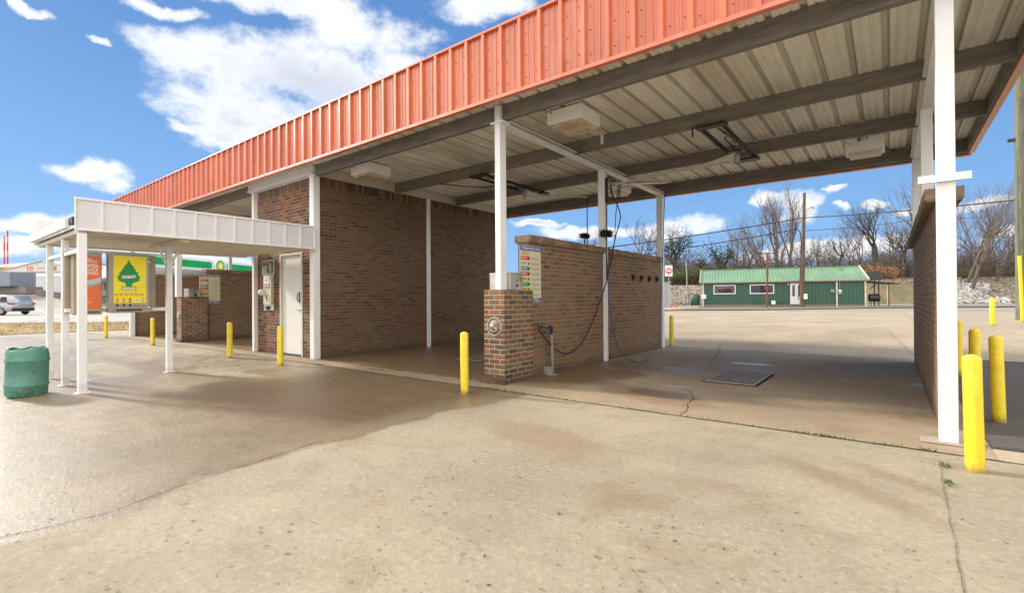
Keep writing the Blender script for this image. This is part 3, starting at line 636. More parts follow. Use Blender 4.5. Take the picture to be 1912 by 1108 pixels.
def coin_box(x, label):
    r = empty('coin_box', (x, 5.62, 1.335), label, 'coin box', 'stainless coin boxes on the pillars')
    m_ = MB(); m_.box(x-.24, x+.15, 5.47, 5.60, 1.336, 1.585, .006); m_.box(x-.24, x+.10, 5.60, 5.76, 1.336, 1.585, .004)
    m_.box(x+.10, x+.15, 5.60, 5.61, 1.336, 1.585); m_.box(x+.10, x+.15, 5.75, 5.76, 1.336, 1.585); m_.box(x+.10, x+.15, 5.61, 5.75, 1.575, 1.585); m_.box(x+.10, x+.15, 5.61, 5.75, 1.336, 1.345)
    b = m_.build('case', STEEL, r)
    MB().lathe([(.03, 0), (.03, .02), (.012, .03), (0, .03)], (x+.10, 5.68, 1.49), 14, (1, 0, 0)).bar((x+.125, 5.68, 1.49), (x+.125, 5.70, 1.53), .01, .01).build('selector_knob', GREY, r)
    MB().box(x+.1, x+.115, 5.65, 5.70, 1.38, 1.42, .003).build('coin_return', BLACK, r)
coin_box(-4.42, 'dented stainless coin box on the near brick pillar behind the white post')
coin_box(-16.42, 'small steel coin box on the brick pillar of the left bays')

# ------------------------------------------------------------------ bollards
def bollard_proto():
    r = empty('bollard', (0, 0, 0), 'x', 'bollard', 'yellow steel bollards')
    MB().lathe([(.052, -.1), (.052, .745), (.050, .752)], n=24).build('pipe', YELLOW, r)
    MB().lathe([(.0512, .75), (.049, .762), (.028, .778), (0, .784)], n=24).build('cap', paint('yellow_cap', (.80, .62, .05), .5, var=.1, dirt=(.4, .3, .1), dirtamt=.3), r)
    return r
BP = bollard_proto(); first = True
hb = at(1820, 640, 5.5)
for (x, y, h, lab, s, lean) in ((-4.30, 4.54, .79, 'slim yellow bollard standing just left of the near brick pillar', 1, 0), (-9.01, 4.53, .74, 'yellow bollard in front of the white office door', 1, .5), (-11.11, 4.50, .76, 'yellow bollard left of the door with a hose end showing above it', 1, 0),
        (-16.08, 4.53, .76, 'yellow bollard right of the white post that holds the vending machines up', 1, 0), (-20.85, 4.56, .76, 'taller of the two distant yellow bollards below the vending machines', 1, 0), (-20.9, 4.0, .62, 'shorter leftmost yellow bollard below the orange vending machine', 1, 0),
        (.452, 4.565, .80, 'bright sunlit yellow bollard nearest the camera, beside the near white post', 1, -.8), (.82, 6.55, .82, 'shaded yellow bollard with a welded seam, rightmost of those by the near post', 1, -1.2), (.83, 10.11, .83, 'shaded yellow bollard half hidden behind the near white post', 1, 0),
        (hb.x, hb.y, .83, 'shaded yellow bollard with its foot hidden behind the nearest bollard', 1, 0), (2.17, 18.14, .74, 'sunlit yellow bollard alone out in the lot by the right utility pole', 1.1, 0), (-4.29, 11.99, .77, 'yellow bollard at the far end of the brick wall with the blue hose', 1, 0)):
    b = BP if first else copy_tree(BP); first = False
    b['label'] = lab; b.location = (x, y, T(x, y)); b.scale = (s, s, h/.784); b.rotation_euler = (0, radians(lean), radians(random.uniform(0, 360)) if not lean else 0)
# ------------------------------------------------------------------ side canopy with its posts
def side_canopy():
    r = empty('side_canopy', (-10.7, 3.5, 0), 'small flat white metal canopy on thin posts in front of the office', 'canopy')
    def fas(x, sg, mt):
        m_ = MB(); m_.box(x-.01, x+.01, 1.66, 5.34, 2.245, 2.70); p = m_.build('side_panel', mt, r); t = MB()
        xa, xb = sorted((x+sg*.01, x+sg*.03))
        t.box(xa, xb, 1.655, 5.34, 2.68, 2.712, .003); t.box(xa, xb, 1.655, 5.34, 2.236, 2.262, .003)
        for i in range(13): t.box(xa, xb, max(1.656, 1.66+i*.3067-.014), min(5.339, 1.66+i*.3067+.014), 2.262, 2.68, .002)
        t.build('battens', WHITE, p)
    fas(-9.2, 1, paint('panel_white', (.68, .68, .67), .5, var=.04, dirt=(.5, .45, .38), dirtamt=.25)); fas(-12.2, -1, WHITE)
    for y in (2.0, 3.2, 4.4): MB().bar((-12.18, y, 2.66), (-11.85, y, 2.32), .05, .012).build('panel_brace', WHITE, r)
    m_ = MB()
    for i in range(24):
        y = 1.78+i*.148; m_.box(-12.17, -9.22, y, y+.143, 2.262, 2.275, .002)
    m_.build('soffit', CREAM, r)
    MB().box(-12.18, -9.23, 1.72, 5.34, 2.285, 2.31).build('roof', GREY, r)
    MB().box(-12.35, -9.46, 1.60, 1.66, 2.29, 2.43, .004).box(-12.35, -9.46, 1.66, 1.72, 2.41, 2.43).build('front_gutter', WHITE, r)
    MB().box(-9.455, -9.23, 1.64, 1.70, 2.33, 2.43).build('gap_shade', BLACK, r)  # black block standing in for the shaded gap beside the gutter
    MB().box(-12.2, -9.23, 1.70, 1.80, 2.20, 2.26, .004).build('front_beam', CREAM, r)
    MB().box(-10.9, -9.24, 3.02, 3.12, 2.19, 2.26, .004).build('cross_beam', CREAM, r)
    for x, y, w in ((-9.25, 1.75, .1), (-10.33, 1.75, .085), (-11.5, 1.75, .085), (-10.2, 3.12, .09)):
        z = T(x, y); MB().box(x-w/2, x+w/2, y-w/2, y+w/2, z, 2.2, .006).build('post', WHITE, r)
        MB().box(x-.09, x+.09, y-.08, y+.08, z+.002, z+.012, .002).build('foot_plate', WHITE, r)
    MB().box(-11.456, -10.374, 1.72, 1.77, 1.93, 1.985, .003).build('rail', WHITE, r); MB().box(-10.286, -9.302, 1.72, 1.77, 1.93, 1.985, .003).build('rail', WHITE, r)
    for s in (-1, 1): MB().bar((-10.2, 3.12+s*.045, 1.88), (-10.2, 3.12+s*.17, 2.2), .03, .03).build('brace', WHITE, r)
    MB().box(-10.23, -10.18, 1.72, 3.07, 2.005, 2.045, .003).build('machine_rail', WHITE, r); MB().box(-10.23, -10.18, 1.72, 3.07, 1.04, 1.10, .003).build('machine_rail', WHITE, r)
side_canopy()

# ------------------------------------------------------------------ vending machines
VC = paint('vend_case', (.36, .32, .25), .42, metal=.35, var=.1, dirt=(.2, .15, .1), dirtamt=.35)
def vend_case(name, label, x0, x1, y0, y1, z0, z1, grp=None):
    r = empty(name, ((x0+x1)/2, (y0+y1)/2, z0), label, 'vending machine', grp)
    c = MB(); c.box(x0, x1, y0, y1, z0, z1, .012); c.box(x0-.004, x1+.004, y0-.006, y1+.006, z1-.02, z1+.004, .004); c.build('case', VC, r); return r
def yellow_machine():
    X = -9.985; y0, y1, z0, z1 = 2.225, 2.775, 1.02, 1.995
    r = vend_case('vending_machine', 'grey vending machine with a yellow poster of a green pine tree air freshener', -10.175, X, y0, y1, z0, z1)
    dr = MB().box(X, X+.012, y0+.03, y1-.012, z0+.06, z1-.015, .004).build('door', VC, r)
    f = X+.0125
    MB().box(f, f+.003, y0+.055, y1-.055, z0+.16, z1-.035).build('poster', YELP, dr)
    g = f+.0035; cy = (y0+y1)/2-.02
    half = [(0, 1), (.09, .86), (.22, .76), (.2, .72), (.30, .68), (.28, .63), (.42, .56), (.36, .53), (.5, .42), (.44, .38), (.46, .33), (.40, .29), (.30, .26), (.18, .24), (.12, .16), (.13, .12), (.31, .11), (.31, 0)]
    poly = [(cy+a*.32, 1.40+b*.5) for a, b in half]+[(cy-a*.32, 1.40+b*.5) for a, b in half[::-1][:-1]]
    MB().ext(poly, 'x', g, g+.002).build('tree_emblem', GRNP, dr)
    MB().obox((g+.0032, cy, 1.615), (.002, .19, .045), Matrix.Rotation(radians(5), 3, 'X')).build('name_band', WHT, dr); MB().box(g+.0022, g+.004, cy-.085, cy+.085, 1.408, 1.445).build('scent_band', WHT, dr)
    G_ = paint('ink_dark', (.06, .08, .05), .6); PK = paint('ink_red', (.6, .05, .05), .6); OR2 = paint('ink_orange', (.75, .35, .02), .6)
    fm = face_mtx((g+.0045, cy, 1.615), (1, 0, 0)) @ Matrix.Rotation(radians(5), 4, 'Z')
    text('Little Trees', .042, fm, G_, 'lettering', dr, .0005)
    text('Royal Pine', .028, face_mtx((g+.0045, cy, 1.426), (1, 0, 0)), G_, 'lettering', dr, .0005)
    text('THE CAR-FRESHNER AIR FRESHENERS', .016, face_mtx((g+.001, cy, 1.365), (1, 0, 0)), OR2, 'lettering', dr, .0005)
    for i in range(6):
        y = y0+.09+i*.068; b = MB().box(g, g+.002, y-.022, y+.022, 1.305, 1.335).build('price_tag', PK, dr); MB().box(g+.0022, g+.0035, y-.012, y+.012, 1.312, 1.324).build('tag_mark', WHT, b)
    cs = [PK, PK, BLACK, WHT, GREY]
    for i in range(5):
        y = y0+.1+i*.085; a = .024
        MB().ext([(y, 1.275), (y+a*.6, 1.235), (y+a, 1.22), (y+a*.5, 1.2), (y, 1.185), (y-a*.5, 1.2), (y-a, 1.22), (y-a*.6, 1.235)], 'x', g, g+.002).build('scent_picture', cs[i], dr)
        MB().ext([(y-.012, 1.23), (y+.012, 1.23), (y+.012, 1.21), (y-.012, 1.21)], 'x', g+.0022, g+.0035).build('scent_picture', WHT if i != 3 else PK, dr)
        MB().lathe([(.017, 0), (.017, .012), (.010, .03), (0, .032)], (f, y, 1.145), 12, (1, 0, 0)).build('knob', BLACK if i < 3 else STEEL, dr)
    MB().box(f, f+.002, y1-.14, y1-.10, 1.455, 1.485).build('seal_mark', PK, dr)
    text('EST. 1952', .016, face_mtx((g+.001, y1-.12, 1.93), (1, 0, 0)), G_, 'lettering', dr, .0005)
    MB().box(X+.004, X+.016, y0+.09, y1-.12, z0+.035, z0+.058).build('delivery_slot', BLACK, r)
    MB().box(f, f+.012, y1-.075, y1-.045, 1.50, 1.60, .003).build('lock_plate', STEEL, dr)
    for z in (1.88, 1.10): MB().lathe([(.035, 0), (.035, .006), (.01, .02), (0, .02)], (X, y1-.005, z), 16, (1, 0, 0)).build('hasp', STEEL, r)
yellow_machine()
def orange_machine():
    X = -9.985; y0, y1, z0, z1 = 1.80, 2.135, 1.0, 1.985
    r = vend_case('vending_machine', 'narrow grey vending machine with an orange truck towel poster', -10.175, X, y0, y1, z0, z1)
    p = MB().box(X, X+.008, y0+.02, y1-.015, z0+.10, z1-.06).build('poster', ORP, r); f = X+.0085; cy = (y0+y1)/2+.02; W2 = WHT
    for s, z, h, w in (('ALL', 1.875, .032, .08), ('PURPOSE', 1.84, .032, .17), ('SUPER', 1.775, .055, .21), ('TRUCK', 1.715, .055, .22), ('TOWEL', 1.655, .055, .22)):
        text(s, h*1.35, face_mtx((f, cy, z), (1, 0, 0)), W2, 'lettering', p, .0006, width=w)
    MB().ext([(cy-.13, 1.50), (cy+.0, 1.43), (cy+.13, 1.49), (cy+.13, 1.59)], 'x', f, f+.002).build('towel_picture', GREY, p)
    MB().ext([(cy-.13, 1.515), (cy+.02, 1.475), (cy+.13, 1.52), (cy+.13, 1.60), (cy+.05, 1.57)], 'x', f+.0022, f+.0035).build('towel_picture', paint('towel_light', (.55, .53, .5), .8), p)
    MB().box(f, f+.002, cy-.12, cy-.06, 1.30, 1.36).build('badge', W2, p)
    for i, (s, z) in enumerate((('LARGE', 1.36), ('SUPER', 1.335), ('STRONG', 1.31), ('REUSABLE', 1.285), ('ABSORBENT', 1.26))): text(s, .022, face_mtx((f, cy+.06, z), (1, 0, 0)), paint('ink_tan', (.45, .25, .15), .6), 'lettering', p, .0005)
    text('16 x 14 INCH', .022, face_mtx((f, cy-.05, 1.20), (1, 0, 0)), W2, 'lettering', p, .0005)
    MB().box(X, X+.006, y0+.03, y1-.03, z0+.03, z0+.05).build('delivery_slot', BLACK, r)
    MB().box(-10.175, -9.98, y0-.012, y0-.001, z0+.02, z1-.02, .003).build('side_rail', paint('rail_tan', (.42, .36, .26), .6), r)
orange_machine()
for (y0, y1, lab) in ((2.30, 2.93, 'plain tan back of the machine behind the yellow poster machine'), (1.72, 2.02, 'plain tan machine behind the orange poster machine')):
    r = vend_case('vending_machine', lab, -10.46, -10.235, y0, y1, 1.03, 2.0); MB().box(-10.47, -10.462, y0+.05, y1-.05, 1.1, 1.9).build('door', VC, r)

# ------------------------------------------------------------------ wall panels and fittings
def instruction(x, y0, y1, z0, z1, label):
    r = empty('instruction_panel', (x, (y0+y1)/2, z0), label, 'instruction sign', 'washing instruction panels on the bay walls')
    W = y1-y0; Hh = z1-z0; cream = paint('panel_cream', (.62, .58, .38), .5, var=.05)
    b = MB().box(x, x+.012, y0, y1, z0, z1, .003).build('board', paint('panel_frame', (.35, .33, .36), .5), r)
    MB().box(x+.0122, x+.015, y0+.012, y1-.012, z0+.012, z1-.012).build('sheet', cream, r)
    f = x+.0152
    t = MB().box(f, f+.002, y0+.012, y1-.012, z1-.075, z1-.014).build('title_bar', BLUEP, r); text('WASHING INSTRUCTIONS', .045, face_mtx((f+.0022, (y0+y1)/2, z1-.044), (1, 0, 0)), WHT, 'lettering', t, .0005, width=W*.86)
    t = MB().box(f, f+.002, y0+.012, y1-.012, z0+.014, z0+.075).build('footer_bar', BLUEP, r); text('THANK YOU', .03, face_mtx((f+.0022, (y0+y1)/2, z0+.056), (1, 0, 0)), WHT, 'lettering', t, .0005, width=W*.7); text('PLEASE CALL AGAIN', .03, face_mtx((f+.0022, (y0+y1)/2, z0+.03), (1, 0, 0)), WHT, 'lettering', t, .0005, width=W*.8)
    cols = [('SOAP', (.6, .03, .05)), ('PRESOAK', None), ('RINSE', (.09, .2, .3)), ('FOAM BRUSH', (.55, .06, .03)), ('WAX', (.72, .5, .02)), ('SPOT FREE', (.02, .25, .1)), ('TIRE', (.7, .52, .05)), ('STOP', (.55, .03, .03))]
    top = z1-.155; h = (top-(z0+.085))/8
    text('SELECT SETTING', .03, face_mtx((f+.001, y0+W*.27, z1-.10), (1, 0, 0)), REDP, 'lettering', r, .0005, width=W*.36); text('INSERT COINS', .026, face_mtx((f+.001, y0+W*.25, z1-.135), (1, 0, 0)), REDP, 'lettering', r, .0005, width=W*.3)
    ink = paint('ink_brown', (.25, .22, .16), .7)
    for i, (s, c) in enumerate(cols):
        zt = top-i*h
        if c: q = MB().box(f, f+.002, y0+.03, y0+W*.44, zt-h*.8, zt-h*.1).build('setting_label', paint('lab_'+s.lower().replace(' ', '_'), c, .5), r)
        else: q = MB().box(f, f+.0015, y0+.03, y0+W*.44, zt-h*.8, zt-h*.1).build('setting_label', cream, r)
        text(s, .03, face_mtx((f+.0022, y0+W*.19, zt-h*.45), (1, 0, 0)), WHT if c and i not in (4, 6) else GRNP if not c else BLACK, 'lettering', q, .0005, width=W*.22)
        MB().lathe([(.018, 0), (.018, .002), (0, .002)], (f+.0022, y0+W*.40, zt-h*.5), 12, (1, 0, 0)).build('dial_mark', BLACK, q)
        for k in range(2): text(('use this setting to clean', 'hold the gun one foot away')[k], .019, face_mtx((f+.001, y0+W*.71, zt-h*(.3+.3*k)), (1, 0, 0)), ink, 'lettering', r, .0004, width=W*(.46-.1*k))
instruction(-4.334, 5.76, 6.32, 1.14, 2.01, 'tall multicoloured washing instruction panel right of the near brick pillar')
instruction(-16.419, 5.79, 6.38, 1.13, 2.03, 'distant multicoloured washing instruction panel on the left bay wall')

def changer():
    r = empty('coin_changer', (-11.33, 5.4, .98), 'tall steel coin changer plate with cream cover on the office front wall', 'coin machine')
    MB().box(-11.57, -11.10, 5.435, 5.449, .98, 1.80, .003).build('back_plate', STEEL, r)
    MB().box(-11.50, -11.14, 5.39, 5.434, 1.12, 1.78, .006).build('cover', paint('changer_cream', (.62, .58, .42), .5), r)
    p = MB().box(-11.47, -11.2, 5.384, 5.389, 1.60, 1.76).build('price_card', WHT, r)
    text('BILLS', .05, face_mtx((-11.335, 5.3835, 1.73), (0, -1, 0)), REDP, 'lettering', p, .0005); text('ONLY', .06, face_mtx((-11.335, 5.3835, 1.67), (0, -1, 0)), REDP, 'lettering', p, .0005)
    MB().box(-11.47, -11.2, 5.384, 5.389, 1.50, 1.58).build('change_card', paint('card_grey', (.25, .24, .27), .6), r)
    text('CHANGE', .06, face_mtx((-11.335, 5.3835, 1.54), (0, -1, 0)), WHT, 'lettering', r, .0005)
    MB().lathe([(.075, 0), (.072, .05), (.045, .09), (0, .10)], (-11.52, 5.39, 1.40), 18, (0, -1, 0)).build('security_light', WHT, r)
    MB().ext([(-11.43, 1.08), (-11.30, 1.08), (-11.32, 1.02), (-11.37, .99), (-11.42, 1.02)], 'y', 5.40, 5.434).build('coin_cup', DARK, r)
    MB().box(-11.36, -11.34, 5.384, 5.389, 1.2, 1.34).build('bill_slot', DARK, r)
changer()
def notice():
    r = empty('notice_sign', (-11.35, 5.43, 1.8), 'dark green notice with tan bottle picture above the coin changer', 'sign')
    MB().box(-11.64, -11.06, 5.425, 5.449, 1.815, 2.14, .003).build('frame', CREAM, r); MB().box(-11.615, -11.085, 5.42, 5.4249, 1.84, 2.115).build('sheet', paint('notice_green', (.06, .075, .045), .5, var=.3), r)
    text('NO CASH', .06, face_mtx((-11.36, 5.4195, 2.08), (0, -1, 0)), paint('ink_olive', (.30, .33, .12), .6), 'lettering', r, .0005)
    for i in range(4): MB().box(-11.60, -11.38, 5.4165, 5.4199, 2.0-i*.04-.02, 2.0-i*.04, 0).build('text_line', CREAM, r)
    MB().obox((-11.22, 5.417, 1.96), (.09, .004, .2), Matrix.Rotation(radians(-8), 3, 'Y'), .001).build('bottle_picture', paint('ink_lime', (.42, .44, .16), .6), r)
notice()

# light fixtures under the deck
def light_box(x0, y0, z0, label, w=.56, d=.56, h=.19, lens=LENS):
    r = empty('ceiling_light', (x0+w/2, y0+d/2, z0), label, 'light fixture', 'box lights under the car wash roof')
    MB().box(x0, x0+w, y0, y0+d, z0, z0+h, .006).build('housing', paint('housing_white', (.9, .9, .88), .5, var=.02), r)
    MB().ext([(x0+.03, z0), (x0+w-.03, z0), (x0+w-.06, z0-.055), (x0+.06, z0-.055)], 'y', y0+.03, y0+d-.03).build('lens', lens, r)
    MB().tube([(x0+.08, y0-.05, z0+h*.8), (x0+.08, y0+.06, z0+h*.8)], .012, 8).build('conduit', GREY, r)
    MB().box(x0+w*.3, x0+w*.4, y0+d*.3, y0+d*.7, z0+h, 3.96).build('hanger', GREY, r)
light_box(-3.92, 5.92, 3.74, 'large white box light with a stained lens, right of the post on the near pillar')
light_box(-8.62, 5.80, 3.74, 'white box light beside the brown office side wall')
light_box(-.58, 10.15, 3.68, 'white box light at the back of the right-hand bay', w=.54, d=.4, h=.17, lens=CREAM)
light_box(-5.25, 10.2, 3.66, 'white box light behind the hose boom on the middle post', w=.5, d=.5, h=.2, lens=CREAM)

# booms and hoses
def boom(cx, label, arm_end, hose_pts):
    r = empty('overhead_boom', (cx, 8.9, 3.6), label, 'wash boom', 'overhead hose booms')
    m_ = MB()
    for dx in (-.15, .15):
        m_.box(cx+dx-.02, cx+dx+.02, 7.30, 9.62, 3.715, 3.735); m_.box(cx+dx-.02, cx+dx-.012, 7.30, 9.62, 3.69, 3.7149)
    m_.box(cx-.2, cx+.22, 7.28, 7.42, 3.68, 3.7145); m_.box(cx-.2, cx+.22, 9.42, 9.62, 3.67, 3.7145); m_.box(cx-.14, cx+.14, 8.85, 9.0, 3.70, 3.7145)
    m_.build('mounting_frame', DARK, r)
    MB().lathe([(.03, 0), (.045, .02), (.045, .15), (.03, .17), (.03, .2)], (cx, 8.92, 3.5), 14).build('swivel', GREY, r)
    e = Vector(arm_end); s = Vector((cx, 8.92, 3.54)); MB().tube([s, s.lerp(e, .5)+Vector((0, 0, .03)), e], .017, 8).build('arm', STEEL, r)
    MB().tube([(cx, 8.92, 3.70), (cx-.05, 8.6, 3.78), (cx-.02, 8.2, 3.74), (cx+.1, 7.9, 3.70), (cx+.06, 7.5, 3.69)], .012, 8).tube([(cx, 8.92, 3.68), (cx+.14, 8.7, 3.66), (cx+.17, 8.3, 3.70), (cx+.05, 7.8, 3.71)], .01, 8).build('feed_hose', BLACK, r)
    m_ = MB(); a = s.lerp(e, .28); q = s+Vector((0, .0, .15)); m_.add([s+Vector((-.02, .01, .02)), q, a+Vector((0, 0, .05)), a], [(0, 1, 2, 3)]); m_.bar(q, a+Vector((0, 0, .03)), .02, .02); m_.build('gusset', CREAM, r)
    return r
def pz(x, y, z): d = ray(x, y); t = (z-H)/d.z; return Vector((0, 0, H))+d*t
def pX(x, y, X): d = ray(x, y); return Vector((0, 0, H))+d*(X/d.x)
E1 = Vector((-4.05, 8.35, 3.33))
boom(-2.03, 'overhead hose boom over the right-hand bay, arm swung left to the middle post', E1, None)
boom(-6.55, 'overhead hose boom over the middle bay beside the brown office wall', (-5.2, 9.4, 3.42), None)
# hose from right boom to the gun in its holder
def hoses():
    def P(x, y):
        p = pX(x, y, -4.2)
        if p.z < .014: p = G(x, y); p.z = .014
        return p
    k = [E1, E1+Vector((-.08, .0, -.06)), P(1158, 400), P(1150, 440), P(1141, 480), P(1134, 520), P(1118, 570), P(1098, 620), P(1076, 652), P(1058, 661), P(1040, 655), P(1024, 640), P(1010, 622), P(1004, 612), P(1009, 610), P(1022, 613)]
    def smoothc(k, n=6):
        out = []
        for i in range(len(k)-1):
            p0, p1, p2, p3 = k[max(i-1, 0)], k[i], k[i+1], k[min(i+2, len(k)-1)]
            for j in range(n):
                t = j/n; out.append(.5*((2*p1)+(p2-p0)*t+(2*p0-5*p1+4*p2-p3)*t*t+(3*p1-p0-3*p2+p3)*t**3))
        return out+[k[-1]]
    o = MB().tube(smoothc(k), .011, 8).build('hose', BLACK, origin=(-4.2, 8, 1)); tag(o, 'black hose hanging from the boom and looping to the gun holder on the wall', 'hose')
    k = [Vector((-4.24, 8.42, 3.25)), P(1133, 430), P(1132, 470), P(1135, 520)]
    k2 = [P(1135, 522), P(1138, 570), P(1146, 620), P(1160, 660), P(1185, 677), P(1210, 674), P(1226, 655), P(1232, 620), P(1234, 570), P(1237, 500), P(1239, 420), P(1241, 370), P(1242, 345)]
    r = empty('foam_hose', (-4.2, 9.5, .3), 'blue hose hanging in a deep loop across the far half of the bay wall', 'hose')
    MB().tube(smoothc(k2), .010, 8).build('hose_line', BLUEH, r); MB().tube(smoothc(k), .012, 8).build('gun_sleeve', BLACK, r)
    k = [P(1153, 345)+Vector((.05, 0, 0)), P(1150, 400), P(1147, 455), P(1139, 500)]
    o = MB().tube(smoothc(k), .008, 6).build('hose', BLACK, origin=(-4.2, 8.3, 2)); tag(o, 'thin straight black hose beside the middle white post', 'hose')
    # wall boom on the middle post
    r = empty('wall_boom', (-4.28, 8.5, 3.2), 'steel swing arm on the middle white post with short dangling hoses', 'wash boom')
    MB().box(-4.288, -4.255, 8.46, 8.52, 3.05, 3.52, .004).build('bracket', DARK, r)
    e = pX(1246, 340, -3.9); MB().tube([(-4.25, 8.49, 3.43), (-4.12, 8.8, 3.44), e], .022, 10).build('arm', STEEL, r)
    MB().tube([(-4.25, 8.49, 3.12), (-4.2, 8.75, 3.3), (-4.1, 9.1, 3.44)], .012, 8).build('strut', STEEL, r)
    for i, (a, b) in enumerate((((1139, 335), (1144, 372)), ((1155, 338), (1152, 372)), ((1160, 336), (1157, 374)))): MB().tube([pX(*a, -4.2), pX(a[0]+(b[0]-a[0])*.6, (a[1]+b[1])/2, -4.17), pX(*b, -4.2)], .009, 6).build('short_hose', BLACK, r)
    MB().tube([pX(1132, 366, -4.22), pX(1143, 373, -4.2), pX(1158, 371, -4.2)], .012, 6).build('lower_bar', DARK, r)
    # hanging hose of the middle bay
    p = pz(1029, 345, 3.5); p = Vector((-5.2, 9.4, 3.42)); o = MB().tube([p, p+Vector((0, 0, -.5)), p+Vector((.01, 0, -1.2)), p+Vector((.02, .02, -2.5))], .011, 8).build('hose', BLACK, origin=p); tag(o, 'dark hose hanging from the middle bay boom in front of the sky above the wall', 'hose')
    MBs = MB().tube([(-7.75, 7.42, 3.74), (-7.2, 7.6, 3.63), (-6.9, 7.9, 3.62), (-6.65, 8.3, 3.70)], .011, 8); o = MBs.build('cable', BLACK, origin=(-7.2, 7.7, 3.7)); tag(o, 'slack black cable drooping under the deck beside the office wall boom', 'cable')
    # gun holder pipe
    r = empty('gun_holder', (-4.2, 6.45, 0), 'upright steel holder pipe with wash gun at the foot of the bay wall', 'gun holder')
    MB().tube([(-4.2, 6.44, 0.01), (-4.2, 6.42, .66)], .026, 14).build('pipe', paint('pipe_dull', (.26, .22, .17), .55, metal=.3, var=.25, scale=8), r); MB().box(-4.27, -4.13, 6.36, 6.50, .004, .016, .003).box(-4.33, -4.17, 6.38, 6.385, .016, .14).build('foot', GREY, r)
    MB().bar((-4.2, 6.42, .64), (-4.2, 6.40, .78), .045, .05, .01).bar((-4.2, 6.41, .755), (-4.2, 6.30, .765), .035, .04, .01).build('gun', BLACK, r)
    MB().bar((-4.195, 6.33, .745), (-4.195, 6.36, .66), .03, .02, .006).build('trigger', BLUEH, r)
    MB().tube([(-4.2, 6.30, .765), (-4.2, 6.25, .775)], .013, 8).build('fitting', STEEL, r)
    # foam brushes on the middle post
    for (y, x, lab, s) in ((8.24, -4.16, 'larger black foam brush head resting upside down above the wall', 1.), (8.25, -4.62, 'smaller black foam brush head left of the middle post', .75)):
        r = empty('foam_brush', (x, y, 1.6), lab, 'brush', 'foam brushes stored on the middle post')
        MB().tube([(x, y, 1.55 if s == 1 else 2.1), (x, y, 2.37)], .012, 8).build('handle', BLACK, r)
        m_ = MB(); rnd = random.Random(int(y*100+x*10)); m_.box(x-.04*s, x+.04*s, y-.13*s, y+.13*s, 2.36, 2.41, .012); hd = m_.build('block', BLACK, r)
        m_ = MB()
        for _ in range(1100):
            a = Vector((x+rnd.uniform(-.05, .05)*s, y+rnd.uniform(-.13, .13)*s, 2.40)); d = Vector((rnd.uniform(-1, 1)*.09, rnd.uniform(-1, 1)*.08, rnd.uniform(-.02, .09)))*s; w = Vector((.007, .006, 0)); m_.add([a-w, a+w, a+d], [(0, 1, 2)])
            d.z = -abs(d.z)*.7; m_.add([a-w, a+w, a+d], [(0, 1, 2)])
        m_.build('bristles', paint('bristle', (.03, .026, .024), .9), hd, recalc=False)
    # mat clamps on the wall
    pr = empty('mat_clamp', (0, 0, 0), 'x', 'mat clamp', 'row of four mat clamps on the bay wall')
    MB().ext([(0, .07), (.05, .05), (.075, 0), (.05, -.03), (0, -.07)], 'y', -.012, .012).build('jaw', DARK, pr); MB().box(0, .006, -.03, .03, -.08, .08).build('plate', DARK, pr)
    for i, (y, l) in enumerate(zip((9.77, 10.21, 10.66, 11.1), ('first of four dark mat clamps on the bay wall, nearest the middle post', 'second mat clamp from the middle white post', 'third mat clamp from the middle white post', 'last mat clamp, nearest the far white post'))):
        c = pr if i == 0 else copy_tree(pr); c['label'] = l; c.location = (-4.333, y, 1.64)
    # hose end in the left bay
    k = [(-16.2, 8.3, .35), (-16.15, 8.35, .85), (-16.1, 8.55, 1.0), (-16.1, 9.0, .95), (-16.0, 9.8, .55), (-16.0, 10.8, .2)]
    r = empty('gun_holder', (-16.2, 8.3, 0), 'distant wash gun and hose behind a yellow bollard in the left bay', 'gun holder'); MB().tube([Vector(a) for a in k[1:]], .018, 8).build('hose', BLUEH, r); MB().tube([(-16.2, 8.3, 0), (-16.2, 8.3, .8)], .03, 10).build('pipe', STEEL, r); MB().bar((-16.18, 8.26, .8), (-16.15, 8.45, .97), .07, .08, .01).build('gun', BLACK, r)
hoses()

# floor drains
def grate(x0, x1, y0, y1, label):
    r = empty('floor_drain', ((x0+x1)/2, (y0+y1)/2, 0), label, 'drain grate', 'steel drain grates in the bay floors')
    MB().box(x0-.03, x1+.03, y0-.03, y1+.03, .0035, .007).build('pit', paint('pit_black', (.012, .010, .008), .9), r)
    MB().box(x0, x0+.035, y0, y1, .0075, .02, .003).box(x1-.035, x1, y0, y1, .0075, .02, .003).box(x0+.036, x1-.036, y0, y0+.03, .0075, .02, .003).box(x0+.036, x1-.036, y1-.03, y1, .0075, .02, .003).build('frame', paint('grate_rim', (.30, .26, .19), .8), r)
    m_ = MB(); n = 11; w = (y1-y0-.06)/n
    for i in range(n): ya = y0+.03+i*w; m_.box(x0+.037, x1-.037, ya+.005, ya+w-.005, .0075, .018, .002)
    m_.build('bars', paint('grate_bar', (.15, .135, .115), .75, var=.3), r)
grate(-2.10, -1.44, 7.18, 8.42, 'sunken steel drain grate in the middle of the right-hand bay floor')
grate(-6.9, -6.2, 7.0, 8.3, 'steel drain grate in the middle bay floor, left of the near brick pillar')

